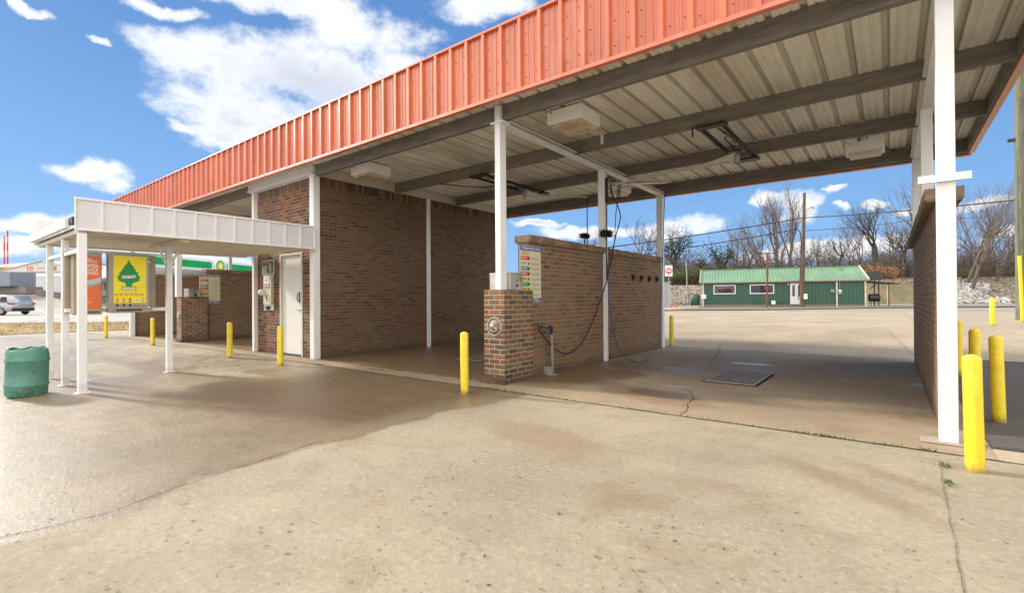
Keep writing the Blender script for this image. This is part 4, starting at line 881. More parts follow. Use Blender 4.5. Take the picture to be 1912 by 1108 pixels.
# green barrel
def barrel():
    b = G(49, 743); b = b+Vector((b.x, b.y, 0)).normalized()*.235; x, y = b.x, b.y; z = T(x, y); r = empty('trash_barrel', (x, y, z), 'dented sea-green plastic barrel with a brown scrape left of the thin white posts', 'barrel')
    GB = paint('barrel_green', (.085, .24, .185), .5, var=.16, scale=4, dirt=(.022, .075, .055), dirtamt=.9, dscale=7, bump=.1, chips=(.03, .10, .075))
    R = .235; pr = [(R*.93, 0), (R*.985, .03), (R*.99, .13), (R*1.035, .145), (R*1.035, .16), (R*.99, .175), (R*.99, .485), (R*1.035, .50), (R*1.035, .515), (R*.99, .53), (R*.985, .60), (R*.93, .655), (R*.90, .67), (R*.86, .672), (R*.88, .64), (R*.95, .5), (R*.95, .02), (0, .02)]
    m_ = MB(); m_.lathe([(a, c) for a, c in pr], (x, y, z), 48)
    rot = Matrix.Rotation(radians(-2.2), 3, Vector((cos(YAW), sin(YAW), 0)).cross(Vector((0, 0, 1)))) 
    vv = []
    for v in m_.v:
        p = Vector(v)-Vector((x, y, z)); a = atan2(p.y, p.x)
        if p.z > .6: p.z += .012*sin(a*3+1)+.01*sin(a*7)
        vv.append(tuple(rot @ p+Vector((x, y, z+.012))))
    m_.v = vv; m_.build('shell', GB, r)
    tc = -Vector((x, y, 0)).normalized(); a0 = atan2(tc.y, tc.x); vs_ = []
    for i in range(13):
        a = a0-.15+i*.065; t = i/12; w = .012*(1-abs(t-.3)*1.2)+.002; zz = .105+.02*t
        for s in (-1, 1): vs_.append(rot @ Vector((cos(a)*(R*1.004+.0015), sin(a)*(R*1.004+.0015), zz+s*w))+Vector((x, y, z+.012)))
    MB().add(vs_, [(2*i, 2*i+1, 2*i+3, 2*i+2) for i in range(12)]).build('scrape', paint('scrape_brown', (.14, .12, .03), .8), r)
barrel()

# ================================================================== surroundings
def frame_of(L, Rr):
    x = Vector((Rr.x-L.x, Rr.y-L.y, 0)); W = x.length; x.normalize(); y = Vector((-x.y, x.x, 0)); return x, y, W
class LMB(MB):
    # mesh builder whose boxes are given in a local upright frame (origin, x axis, y axis)
    def __init__(s, O, x, y): super().__init__(); s.M = Matrix((x, y, Vector((0, 0, 1)))).transposed(); s.O = Vector(O)
    def build(s, *a, **k):
        s.v = [tuple(s.M @ Vector(v)+s.O) for v in s.v]; return super().build(*a, **k)
def lface(O, x, y, p, facing=-1):
    M = Matrix((x, y, Vector((0, 0, 1)))).transposed(); w = M @ Vector(p)+Vector(O); return face_mtx(w, y*facing)

# --- railway embankment
def embank():
    cols = list(range(960, 2500, 14)); rnd = random.Random(2); vs_ = []; rows = [(58, .0), (60, .02), (61.5, .2), (63, .42), (64.5, .62), (66, .82), (67.3, .97), (68.5, 1), (74, 1.0), (84, 1.02), (100, 1.1), (140, 1.4)]
    for Z, k in rows:
        for x in cols:
            d = at(x, 554, Z); t = sm((x-1240)/500); top = 2.95+.75*t; base = .1; z = base+(top-base)*k
            if .1 < k < .99: z += (mnoise.noise(Vector((d.x*.35, d.y*.35, 0)))*.35+mnoise.noise(Vector((d.x*1.3, d.y*1.3, 3)))*.12)
            vs_.append((d.x, d.y, z))
    n = len(cols); fs = [(j*n+i, j*n+i+1, (j+1)*n+i+1, (j+1)*n+i) for j in range(len(rows)-1) for i in range(n-1)]
    mt, nt, b, P = newmat('embankment')
    a = nt.noise(P, .35, 6, .6); f = nt.noise(P, 6, 6, .7); g = nt.noise(P, 1.6, 5, .65)
    c = nt.mix(nt.step(a, .4, .6), (.20, .155, .085), (.11, .12, .045)); c = nt.mix(nt.math('MULTIPLY', nt.step(g, .5, .64), .8), c, (.26, .135, .06)); c = nt.mix(nt.math('MULTIPLY', nt.step(f, .45, .7), .5), c, (.40, .35, .25))
    nt.put(b.inputs['Base Color'], c); b.inputs['Roughness'].default_value = .95; nt.put(b.inputs['Normal'], nt.bump(f, .8, .2))
    m_ = MB(); m_.add(vs_, fs, True); o = m_.build('railway_embankment', mt); o['kind'] = 'structure'
    # rock cover
    def surf(x, k):
        for (Z0, k0), (Z1, k1) in zip(rows[:-1], rows[1:]):
            if k0 <= k <= k1: Z = Z0+(Z1-Z0)*(k-k0)/max(1e-6, k1-k0); break
        d = at(x, 554, Z); t = sm((x-1240)/500); top = 2.95+.75*t; z = .1+(top-.1)*k
        z += (mnoise.noise(Vector((d.x*.35, d.y*.35, 0)))*.35+mnoise.noise(Vector((d.x*1.3, d.y*1.3, 3)))*.12) if .1 < k < .99 else 0
        return Vector((d.x, d.y, z))
    m_ = MB()
    for _ in range(2300):
        m_.rock(surf(rnd.uniform(1225, 1315), rnd.uniform(.05, 1)), rnd.uniform(.06, .17), rnd, .6)
    for _ in range(2600):
        m_.rock(surf(rnd.uniform(1770, 1960), rnd.uniform(.12, 1)), rnd.uniform(.05, .15), rnd, .6)
    for _ in range(900):
        x = rnd.uniform(1610, 1780); m_.rock(surf(x, rnd.uniform(.85, 1)), rnd.uniform(.05, .13), rnd, .6)
    o = m_.build('ballast', paint('ballast_stone', (.36, .31, .25), .9, var=.5, scale=3), recalc=False); tag(o, 'grey and tan crushed stone on the railway embankment', 'gravel', kind='stuff')
    m_ = MB()
    for _ in range(520):
        x = rnd.uniform(1770, 1846) if rnd.random() < .85 else rnd.uniform(1846, 1885); k = rnd.uniform(.05, .72) if x < 1846 else rnd.uniform(.02, .25); m_.rock(surf(x, k)+Vector((0, 0, .05)), rnd.uniform(.16, .34), rnd, .75)
    o = m_.build('riprap', paint('riprap_stone', (.38, .365, .335), .85, var=.28, scale=1.5), recalc=False); tag(o, 'pile of pale riprap boulders on the slope behind the lot', 'rocks', kind='stuff')
    r = MB(); pts = [surf(x, 1.0)+Vector((0, 0, .14)) for x in range(1560, 2300, 30)]
    for a_, b_ in zip(pts[:-1], pts[1:]): r.bar(a_, b_, .1, .18)
    o = r.build('rail', paint('rust_rail', (.16, .075, .04), .7), origin=pts[5]); tag(o, 'rusty rail running along the top of the stone embankment', 'railway track')
    return surf
SURF = embank()
def road():
    rows = [40, 43, 46, 49.2]; vs_ = []; cols = list(range(1180, 2500, 40))
    for Z in rows:
        for x in cols: d = at(x, 554, Z); vs_.append((d.x, d.y, T(d.x, d.y)+.02))
    n = len(cols); m_ = MB(); m_.add(vs_, [(j*n+i, j*n+i+1, (j+1)*n+i+1, (j+1)*n+i) for j in range(len(rows)-1) for i in range(n-1)], True); o = m_.build('road', M_ROAD); o['kind'] = 'structure'
road()

# --- green metal building
GREEN = paint('green_siding', (.035, .105, .068), .5, var=.1, scale=.6)
ROOFG = paint('green_roof', (.19, .31, .18), .45, var=.1, scale=.5, dirt=(.35, .5, .3), dirtamt=.4)
def green_building():
    L = at(1312, 575, 51.5); Rr = at(1616, 571, 45.8); x, y, W = frame_of(L, Rr); O = Vector((L.x, L.y, .14)); s = W/305.; D = 7.
    r = empty('green_building', O+x*W/2+y*D/2, 'long low green metal building with pale green ribbed roof across the road', 'building')
    def B(): return LMB(O, x, y)
    B().box(0, W, 0, D, 0, .32).build('foundation', paint('foundation', (.24, .20, .15), .9, dirt=(.12, .09, .06), bump=.3), r)
    m_ = B(); n = int(W/.3); poly = []
    for i in range(n):
        a = i*W/n; poly += [(a, 0), (a+.22, 0), (a+.235, -.03), (a+.275, -.03), (a+.29, 0)]
    m_.ext(poly+[(W, 0), (W, D), (0, D)], 'z', .32, 2.62); m_.build('siding', GREEN, r)
    for e in (0., W-.12): m_ = B(); m_.ext([(.0, 2.62), (D, 2.62), (D/2, 3.98)], 'x', e, e+.12); m_.build('gable', GREEN, r)
    def slope(y0, z0, y1, z1, nm):
        m_ = B(); t = Vector((0, y1-y0, z1-z0)); nr = Vector((0, -(z1-z0), y1-y0)).normalized()*(1 if y1 > y0 else -1); vs_ = []; n2 = int((W+.5)/.3)
        for i in range(n2):
            a = -.25+i*(W+.5)/n2
            for dx, h in ((0, .0), (.22, .0), (.235, .035), (.275, .035), (.29, 0)):
                for e in (0, 1): q = Vector((a+dx, y0, z0))+t*e+nr*h; vs_.append(q)
        k = len(vs_)//2; m_.add(vs_, [(2*i, 2*i+1, 2*i+3, 2*i+2) for i in range(k-1)]); return m_.build(nm, ROOFG, r)
    slope(-.22, 2.62, D/2, 4.12, 'roof'); slope(D+.22, 2.62, D/2, 4.12, 'roof')
    TR = paint('tan_trim', (.62, .55, .46), .5)
    B().box(-.28, W+.28, -.30, -.225, 2.56, 2.68).build('gutter', paint('gutter_brown', (.3, .22, .15), .5), r)
    B().bar((-.27, -.25, 2.66), (-.27, D/2, 4.16), .06, .16).build('rake_trim', TR, r); B().bar((W+.27, -.25, 2.66), (W+.27, D/2, 4.16), .06, .22).build('rake_trim', TR, r)
    B().box(-.26, W+.26, D/2-.12, D/2+.12, 4.13, 4.19).build('ridge_cap', ROOFG, r)
    for a in (0.06, (1568-1312)*s, W-.02): B().box(a-.06, a+.08, -.12, -.035, .05, 2.56).build('downspout', TR, r)
    for (a, b_) in ((1335, 1380), (1408, 1455)):
        xa, xb = (a-1312)*s, (b_-1312)*s; f = B(); z0, z1 = 1.42, 2.38
        f.box(xa, xb, -.07, -.031, z0, z0+.09).box(xa, xb, -.07, -.031, z1-.09, z1).box(xa, xa+.09, -.07, -.031, z0+.09, z1-.09).box(xb-.09, xb, -.07, -.031, z0+.09, z1-.09)
        w = f.build('window', WHITE, r); B().box(xa+.09, xb-.09, -.05, -.033, z0+.09, z1-.09).build('pane', GLASS, w)
        m_ = B(); rnd = random.Random(a)
        for _ in range(7): q = rnd.uniform(xa+.2, xb-.4); m_.box(q, q+rnd.uniform(.1, .5), -.056, -.0505, z0+rnd.uniform(.12, .3), z0+rnd.uniform(.32, .6))
        m_.build('window_display', paint('display_dim', (.10, .04, .035), .6, var=.6, scale=4), w)
    xa, xb = 173*s, 195*s; f = B().box(xa, xb, -.07, -.035, .36, 2.45).build('door', WHITE, r); 
    for q in (.17, .66): B().box(xa+q*(xb-xa), xa+(q+.22)*(xb-xa), -.08, -.071, 1.15, 2.25).build('pane', GLASS, f)
    B().box((1561-1312)*s-.2, (1561-1312)*s+.15, -.18, -.035, 1.5, 1.78).build('junction_box', paint('green_box', (.2, .28, .2), .5), r)
    mt_ = B().box((1573-1312)*s-.17, (1573-1312)*s+.17, -.22, -.035, 1.32, 1.75, .02).build('electric_meter', GREY, r); B().lathe([(.12, 0), (.11, .1), (0, .12)], ((1573-1312)*s, -.22, 1.62), 12, (0, -1, 0)).build('meter_dial', WHT, mt_)
    B().tube([((1573-1312)*s, -.15, 1.75), ((1573-1312)*s, -.2, 3.6)], .03, 6).build('conduit', GREY, r)
    B().lathe([(0, 0), (.12, .03), (.28, .1)], ((1578-1312)*s, .6, 3.7), 16, (.3, -1, .4)).build('satellite_dish', ROOFG, r)
    B().lathe([(.0, 0), (.09, .02), (.06, .12), (0, .14)], ((1481-1312)*s, -.04, 2.35), 12, (0, -1, 0)).build('wall_lamp', WHT, r)
    g = empty('gas_meter', O+x*(139*s)-y*.5, 'small white gas meter on a low pipe in front of the green building', 'gas meter')
    B().box(137*s, 137*s+.35, -.5, -.25, .35, .72, .04).build('meter_body', WHT, g); B().tube([(134*s, -.4, .3), (137*s, -.4, .55)], .03, 6).tube([(137*s+.3, -.4, .55), (155*s, -.4, .55), (155*s, -.4, .15)], .02, 6).build('pipe', DARK, g)
    B().box(-.1, .35, -.25, -.1, .95, 1.4, .02).build('white_box', WHT, r)
    # things round its ends
    b = empty('green_tank', O-x*.7+y*.5, 'dark green tank standing at the left end of the green building', 'tank'); B().lathe([(0, 0), (.45, 0), (.45, 1.3), (.35, 1.45), (0, 1.5)], (-.75, .6, 0), 18).build('tank_body', GREEN, b); B().lathe([(.1, 0), (.1, .12), (0, .13)], (-.75, .6, 1.48), 10).build('valve_cap', GREY, b)
    e = empty('smoker_grill', O+x*(W+.75), 'black barrel smoker on legs at the right end of the green building', 'grill')
    B().tube([(W+.35, .3, .95), (W+1.15, .3, .95)], .36, 16).build('drum', BLACK, e)
    for q in (.45, 1.05): B().tube([(W+q, .1, 0.05), (W+q, .1, .7)], .03, 6).build('leg', DARK, e)
    a = empty('lean_to', O+x*(W+1.5), 'thin dark lean-to roof on a post beside the green building', 'shelter')
    m_ = B(); m_.ext([(W+.3, 2.55), (W+2.6, 2.28), (W+2.6, 2.22), (W+.3, 2.45)], 'y', -.3, 3.2); m_.build('roof_sheet', BLACK, a)
    for q in (-.2, 3.0): B().tube([(W+1.75, q, 0.05), (W+1.75, q, 2.33)], .05, 6).build('post', paint('rust_post', (.14, .09, .05), .8), a)
    B().tube([(W+.3, -.2, 1.75), (W+1.4, -.2, 2.9)], .04, 6).build('brace', DARK, a)
    q = empty('back_sign', O+x*(W+1.), 'dark rectangular panel standing above the lean-to roof', 'sign panel'); B().box(W+.3, W+1.45, .8, .9, 2.62, 3.5).build('panel', paint('panel_slate', (.045, .05, .06), .6), q); B().tube([(W+.9, .85, 0.05), (W+.9, .85, 2.62)], .05, 6).build('post', DARK, q)
    p = at(1658, 568, 52); z = T(p.x, p.y); o = MB().tube([(p.x, p.y, z-.1), (p.x, p.y, z+2.05)], .07, 8).build('marker_post', paint('tan_post', (.50, .36, .14), .7), origin=(p.x, p.y, z)); tag(o, 'single tan post on the grass right of the lean-to', 'post')
green_building()

# --- poles, signs and wires
WOOD = paint('pole_wood', (.12, .07, .045), .85, var=.3, scale=2, stretch=(4, 4, .6))
WOOD2 = paint('pole_wood_green', (.145, .15, .10), .9, var=.35, scale=3, stretch=(4, 4, .5), dirt=(.06, .055, .04), dirtamt=.5, bump=.4)
def ground_at(px, Z): d = at(px, 554, Z); return Vector((d.x, d.y, T(d.x, d.y)))
def poles():
    b = ground_at(1497, 47); t = at(1502, 360, 47); r = empty('utility_pole', b, 'tall brown wooden utility pole in front of the green building door', 'utility pole')
    MB().tube([b, b.lerp(t, .5), t], [.20, .17, .13], 12).build('pole', WOOD, r)
    a = at(1502, 399, 47); e = at(1514, 387, 46.6); h = at(1521, 388, 46.5); MB().tube([a, at(1508, 390, 46.8), e], .035, 6).build('lamp_arm', GREY, r); MB().bar(e, h, .22, .12, .03).build('lamp_head', GREY, r)
    MB().tube([at(1488, 428, 46.8), at(1494, 434, 46.8), at(1496, 450, 46.8), at(1494, 520, 46.8), at(1491, 560, 46.8)], .05, 6).build('riser_cable', BLACK, r)
    MB().box(b.x+.2, b.x+.5, b.y-.35, b.y-.1, b.z+.8, b.z+1.3).build('service_box', WHT, r)
    b = ground_at(1432, 46); t = at(1433, 472, 46); r = empty('sign_frame', b, 'bare rusty pole with a thin cross arm in front of the green building windows', 'pole')
    MB().tube([b, t], .09, 8).build('pole', paint('rust_pipe', (.16, .055, .035), .75), r); MB().tube([at(1414, 473, 46), at(1452, 473, 46)], .03, 6).build('cross_arm', DARK, r)
    b = at(1908, 600, 16); b.z = T(b.x, b.y); t = at(1903, 60, 16.); r = empty('utility_pole', b, 'weathered green-grey wooden utility pole at the right edge of the photo', 'utility pole')
    MB().tube([b+Vector((0, 0, -.1)), b.lerp(t, .5), t], [.15, .14, .12], 16).build('pole', WOOD2, r); MB().box(t.x-.3, t.x-.05, t.y-.05, t.y+.05, b.z+5.9, b.z+6.0).build('bracket', DARK, r)
    g0 = at(1909.5, 604, 14.5); g0.z = T(g0.x, g0.y); g1 = at(1903.5, 478, 14.5); r2 = empty('guy_guard', g0, 'slim yellow guy wire guard leaning beside the green-grey pole', 'guy guard'); MB().tube([g0, g1], .045, 10).build('guard', YELLOW, r2); MB().tube([g1, at(1899, 300, 15.5)], .008, 5).build('guy_wire', DARK, r2)
    def wire(pts, rad, label):
        P_ = [at(*p) for p in pts]; out = []
        for a_, b_ in zip(P_[:-1], P_[1:]):
            for i in range(12):
                t_ = i/12; q = a_.lerp(b_, t_); q.z -= (a_-b_).length*.006*4*t_*(1-t_); out.append(q)
        o = MB().tube(out+[P_[-1]], rad, 5).build('power_line', BLACK, origin=P_[0]); tag(o, label, 'power line')
    wire(((1090, 468, 44), (1500, 407, 47), (1912, 372, 30), (2400, 330, 22)), .05, 'thick black power line crossing the sky past the brown utility pole')
    wire(((1090, 500, 42), (1240, 469, 44), (1488, 428, 46.8)), .045, 'lower black service line ending at the brown utility pole')
    wire(((1502, 431, 47), (1700, 412, 60), (1912, 398, 70)), .03, 'thin wire running right from the brown utility pole over the trees')
    wire(((1090, 420, 60), (1400, 352, 60), (1750, 250, 60)), .006, 'very faint high wire in the sky under the roof edge')
    # do not enter
    b = ground_at(1249, 42); c = at(1248, 506, 42); r = empty('road_sign', b, 'white square road sign with red disc on a thin post beyond the bay wall', 'road sign')
    n = Vector((-b.x, -b.y, 0)).normalized(); x_ = Vector((0, 0, 1)).cross(n).normalized(); M3 = Matrix((x_, n, Vector((0, 0, 1)))).transposed()
    MB().tube([b, Vector((b.x, b.y, c.z-.3))], .035, 8).build('post', GREY, r)
    c = Vector((b.x, b.y, c.z)); pl = MB().obox(c, (.62, .02, .95), M3, .004).build('plate', WHT, r)
    MB().lathe([(.27, 0), (.27, .006), (0, .006)], c+n*.012, 28, n).build('disc', REDP, pl); MB().obox(c+n*.022, (.42, .004, .09), M3).build('bar', WHT, pl)
    text('DO NOT', .12, face_mtx(c+n*.021+Vector((0, 0, .14)), n), WHT, 'lettering', pl, .001, width=.34); text('ENTER', .12, face_mtx(c+n*.021-Vector((0, 0, .14)), n), WHT, 'lettering', pl, .001, width=.30)
    b = ground_at(1252.5, 43); o = MB().tube([b, b+Vector((0, 0, 2.2))], .04, 6).build('steel_post', GREY, origin=b); tag(o, 'short grey steel post just right of the red disc road sign', 'post')
    b = ground_at(1285, 56); t = at(1281, 489, 56); r = empty('light_pole', b, 'slender pale grey pole left of the green building', 'pole'); MB().tube([b, t], [.09, .06], 8).build('shaft', GREY, r); MB().lathe([(.16, 0), (.16, .1), (.1, .12)], b, 10).build('base_collar', GREY, r)
    # shed, curb, hydrant at the left end
    a = ground_at(1210, 50); e = ground_at(1251, 52); x, y, W = frame_of(a, e); r = empty('storage_shed', a+x*W/2, 'pale grey ribbed metal shed partly hidden behind the far bay post', 'shed'); mm = LMB(a, x, y); poly = []
    for i in range(int(W/.25)): poly += [(i*.25, 0), (i*.25+.18, 0), (i*.25+.19, -.03), (i*.25+.24, -.03)]
    mm.ext(poly+[(W, 0), (W, 4), (0, 4)], 'z', 0, 2.75); mm.build('wall', paint('shed_grey', (.42, .42, .43), .5), r); LMB(a, x, y).box(-.1, W+.1, -.1, 4.1, 2.76, 2.86).build('roof', GREY, r)
    b = ground_at(1263, 50); r = empty('marker_cone', b, 'tiny orange marker cone on the ground by the white curb', 'cone'); MB().lathe([(.14, .04), (.03, .62), (0, .63)], b, 12).build('cone', ORP, r); MB().box(b.x-.18, b.x+.18, b.y-.18, b.y+.18, b.z, b.z+.04).build('base', BLACK, r)
    a, e = ground_at(1254, 52), ground_at(1312, 52); o = MB().bar(a+Vector((0, 0, .1)), e+Vector((0, 0, .1)), .25, .22).build('curb', paint('curb_white', (.6, .56, .5), .8), origin=a); o['kind'] = 'structure'
    o = MB().lathe([(1.4, 0), (1.35, .12), (1.2, .16), (0, .17)], ground_at(1250, 42), 24).build('traffic_island', M_LOT, origin=ground_at(1250, 42)); o['kind'] = 'structure'
poles()

# --- trees
BARK = paint('bark', (.105, .085, .068), .95, var=.4, scale=1.5)
BARKD = paint('bark_dark', (.055, .048, .042), .95, var=.4, scale=1.5)
TWIG = paint('twig', (.135, .10, .078), .95, var=.35)
def bare_tree(base, h, seed, label, spread=.5, forks=3, ivy=0, lean=(0, 0), dark=False, depth=5, trunk=.28, dens=1., up=.18, group='bare trees behind the green building'):
    rnd = random.Random(seed); r = empty('bare_tree', base, label, 'tree', group); tr = MB(); cr = MB(); tips = []
    def grow(p, d, L, rad, dep, m_):
        n = 3; pts = [p.copy()]; q = p.copy(); dd = d.copy()
        for i in range(n):
            dd = (dd+Vector((rnd.gauss(0, .14), rnd.gauss(0, .14), rnd.gauss(.02, .08)))).normalized(); q = q+dd*L/n; pts.append(q.copy())
        m_.tube(pts, [rad*(1-.45*i/n) for i in range(n+1)], 5 if dep > 3 else 3, cap=False, smooth=dep > 3)
        tips.append((q.copy(), rad))
        if dep == 0: return
        k = forks if dep > 2 else (3 if rnd.random() < .8*dens else 2)
        for i in range(k):
            ang = rnd.uniform(.2, .75)*(spread*1.6); az = rnd.uniform(0, 6.28); side = Vector((cos(az), sin(az), 0)); nd = (dd*cos(ang)+(side-dd*side.dot(dd)).normalized()*sin(ang)+Vector((0, 0, up))).normalized()
            st = pts[-1] if i == 0 else pts[rnd.choice((-1, -2, -2, -3))]; grow(st, nd, L*rnd.uniform(.58, .85), rad*rnd.uniform(.42, .62), dep-1, m_ if dep > 99 else cr)
    d0 = Vector((lean[0], lean[1], 1)).normalized(); n0 = h*.34
    pts = [base-Vector((0, 0, .3)), base+d0*n0*.5+Vector((rnd.gauss(0, .15), rnd.gauss(0, .15), 0)), base+d0*n0]
    tr.tube(pts, [trunk*1.2, trunk, trunk*.8], 8); tk = tr.build('trunk', BARKD if dark else BARK, r)
    for i in range(forks+1):
        az = rnd.uniform(0, 6.28); a = rnd.uniform(.1, .55)*spread*1.5; side = Vector((cos(az), sin(az), 0)); grow(pts[-1] if i < 2 else pts[1].lerp(pts[2], rnd.uniform(.3, .9)), (d0*cos(a)+side*sin(a)).normalized(), h*.27*rnd.uniform(.8, 1.15), trunk*.55, depth-1, cr)
    cr.build('crown', BARKD if dark else TWIG, r, recalc=False)
    if ivy:
        m_ = MB(); src = [base+d0*n0*t for t in [i/30 for i in range(31)]]; big = [t for t, ra in tips if ra > trunk*.12]
        for _ in range(ivy):
            c = rnd.choice(src) if rnd.random() < .5 or not big else rnd.choice(big); c = c+Vector((rnd.gauss(0, .33), rnd.gauss(0, .33), rnd.gauss(0, .5))); s_ = rnd.uniform(.07, .16)
            u = Vector((rnd.gauss(0, 1), rnd.gauss(0, 1), rnd.gauss(0, 1))).normalized()*s_; v = u.orthogonal().normalized()*s_; m_.add([c-u, c-v, c+u, c+v], [(0, 1, 2, 3)])
        m_.build('ivy', paint('ivy_leaf', (.03, .055, .018), .7, var=.5, scale=1.2), r, recalc=False)
    return r
def tree_at(px, Z, ytop, **k):
    t = at(px, ytop, Z); z0 = 3.0 if Z > 66 else .3; bare_tree(Vector((t.x, t.y, z0)), (t.z-z0)*k.pop('f', 1.0), **k)
LX = (R_.x, R_.y)
TREES = [
 (1100, 84, 440, dict(seed=41, label='bare tree top showing above the bay wall left of the middle brush heads', spread=.6)),
 (1195, 80, 408, dict(seed=3, label='bare tree seen above the bay wall between the two far white posts', spread=.6, trunk=.3)),
 (1258, 76, 428, dict(seed=5, label='ivy-wrapped dark tree right of the far white bay post', spread=.7, ivy=1500, dark=True, trunk=.38)),
 (1345, 74, 450, dict(seed=8, label='stubby ivy-covered tree above the left end of the green roof', spread=.6, ivy=1300, dark=True, trunk=.36, depth=4)),
 (1325, 72, 484, dict(seed=9, label='short leaning ivy stump left of the stubby ivy-covered tree', spread=.4, ivy=900, dark=True, depth=3, lean=(-.45*LX[0], -.45*LX[1]), forks=2)),
 (1398, 82, 402, dict(seed=12, label='fine-twigged bare tree above the left half of the green roof', spread=.55, trunk=.24)),
 (1448, 78, 370, dict(seed=14, label='tallest bare tree left of the brown utility pole, forking low', spread=.42, trunk=.34, depth=6, up=.3)),
 (1474, 80, 378, dict(seed=15, label='upright bare tree with a V fork just left of the brown utility pole', spread=.32, trunk=.32, depth=6, up=.35)),
 (1528, 82, 440, dict(seed=16, label='low thin sapling just right of the brown utility pole', spread=.3, trunk=.14)),
 (1566, 78, 432, dict(seed=17, label='crooked dark bare tree above the right half of the green roof', spread=.7, dark=True, trunk=.28)),
 (1635, 76, 368, dict(seed=19, label='large spreading dark bare tree above the right end of the green roof', spread=.6, dark=True, trunk=.36, depth=6)),
 (1692, 74, 412, dict(seed=21, label='arching bare tree left of the near white post bracket', spread=.8, dark=True, trunk=.26)),
 (1740, 70, 330, dict(seed=23, label='bare tree partly hidden behind the right end brick wall', spread=.5, trunk=.3)),
 (1806, 64, 352, dict(seed=24, label='leaning bare tree right of the near white post, over the riprap', spread=.45, lean=(.30*LX[0], .30*LX[1]), trunk=.22, depth=6, f=1.0)),
 (1788, 66, 318, dict(seed=26, label='tall slanting bare tree whose stems fan out right of the near white post', spread=.36, lean=(.42*LX[0], .42*LX[1]), trunk=.2, depth=6, up=.3)),
 (1862, 66, 420, dict(seed=27, label='low dense bare tree left of the green-grey pole', spread=.75, trunk=.22, depth=6)),
 (1900, 70, 400, dict(seed=28, label='bare tree behind the green-grey pole at the right edge', spread=.7, trunk=.25)),
]
EXTRA = [(1228, 88, 430, .2), (1285, 86, 452, .2), (1372, 90, 425, .2), (1388, 80, 442, .18), (1420, 88, 410, .22), (1432, 74, 455, .16), (1460, 90, 420, .2), (1492, 76, 448, .16), (1545, 92, 452, .16), (1590, 84, 425, .2), (1605, 90, 402, .2), (1662, 86, 396, .22), (1676, 78, 440, .18), (1712, 88, 380, .2), (1820, 76, 400, .2), (1845, 82, 372, .2), (1880, 78, 408, .2), (1770, 84, 395, .2)]
WHERE = ['behind the wall end', 'by the slender pale pole', 'above the first window', 'over the gap between the two windows', 'left of the rusty pole', 'just behind the rusty pole', 'right of the rusty pole', 'behind the brown utility pole', 'right of the door', 'above the meters', 'behind the roof dish', 'behind the dark sign panel', 'above the russet shrub', 'behind the bay wall end', 'over the pale boulders', 'between the slanting stems and the edge pole', 'beside the green-grey pole', 'behind the near white post']
for (px, Z, yt, tk), wh in zip(EXTRA, WHERE): tree_at(px, Z, yt, seed=int(px), label='slim background bare tree '+wh, spread=.55, trunk=tk, up=.25)
for px, Z, yt, k in TREES: tree_at(px, Z, yt, **k)
def brush():
    rnd = random.Random(77)
    def patch(n, xr, Zr, hr, col, name, label, leaf=.5, mats=None, z0=3.0, tw=.018):
        a = MB(); b = MB()
        for _ in range(n):
            x = rnd.uniform(*xr); Z = rnd.uniform(*Zr); p = at(x, 554, Z); p.z = z0 if Z > 66 else z0-.3; h = rnd.uniform(*hr)*(.75+.5*mnoise.noise(Vector((x*.02, Z*.1, 0)))+.1)
            d = Vector((rnd.gauss(0, .3), rnd.gauss(0, .3), 1)).normalized(); pts = [p, p+d*h*.5, p+d*h*.8+Vector((rnd.gauss(0, .25), rnd.gauss(0, .25), 0)), p+d*h+Vector((rnd.gauss(0, .5), rnd.gauss(0, .5), 0))]
            a.tube(pts, [tw*1.6, tw*1.1, tw*.7, tw*.3], 3, cap=False, smooth=False)
            for _k in range(5):
                q = pts[1].lerp(pts[3], rnd.random()); e = q+Vector((rnd.gauss(0, .5), rnd.gauss(0, .5), rnd.uniform(0, .8))); a.tube([q, e], [tw*.7, tw*.25], 3, cap=False, smooth=False)
                if rnd.random() < leaf:
                    for _j in range(5):
                        c = q.lerp(e, rnd.random())+Vector((rnd.gauss(0, .12), rnd.gauss(0, .12), rnd.gauss(0, .12))); u = Vector((rnd.gauss(0, 1), rnd.gauss(0, 1), rnd.gauss(0, 1))).normalized()*rnd.uniform(.05, .11); v = u.orthogonal().normalized()*u.length*.7; b.add([c-u, c-v, c+u, c+v], [(0, 1, 2, 3)])
        o = a.build(name, TWIG, recalc=False); tag(o, label+', stems', 'undergrowth', kind='stuff')
        if b.f: o = b.build(name+'_leaves', col, recalc=False); tag(o, label+', leaves', 'undergrowth', kind='stuff')
    patch(2300, (1100, 1640), (70, 92), (2.4, 6.6), paint('brush_leaf', (.085, .07, .035), .9, var=.5, scale=.5, dirt=(.05, .06, .02), dirtamt=.8, dscale=.3), 'undergrowth', 'brown and olive undergrowth on the bank behind the green building', .6)
    patch(2400, (1610, 1990), (69, 90), (2.8, 8.0), paint('brush_leaf2', (.10, .065, .04), .9, var=.5, scale=.5, dirt=(.06, .06, .03), dirtamt=.7, dscale=.3), 'thicket', 'dense brown thicket on the bank right of the green building', .35)
    patch(160, (1618, 1662), (68, 70), (1.2, 2.6), paint('russet_leaf', (.36, .17, .075), .85, var=.4), 'russet_shrub', 'russet-leaved shrub above the lean-to roof', 1.)
    patch(330, (1245, 1312), (69, 74), (1.5, 3.0), paint('olive_leaf', (.10, .115, .035), .85, var=.4), 'olive_scrub', 'olive green scrub on top of the bank left of the green building', 1.)
    patch(300, (1780, 1815), (68, 72), (1, 2.4), paint('olive_leaf2', (.11, .12, .03), .85, var=.4), 'olive_scrub', 'olive scrub behind the near white post', .8)
brush()
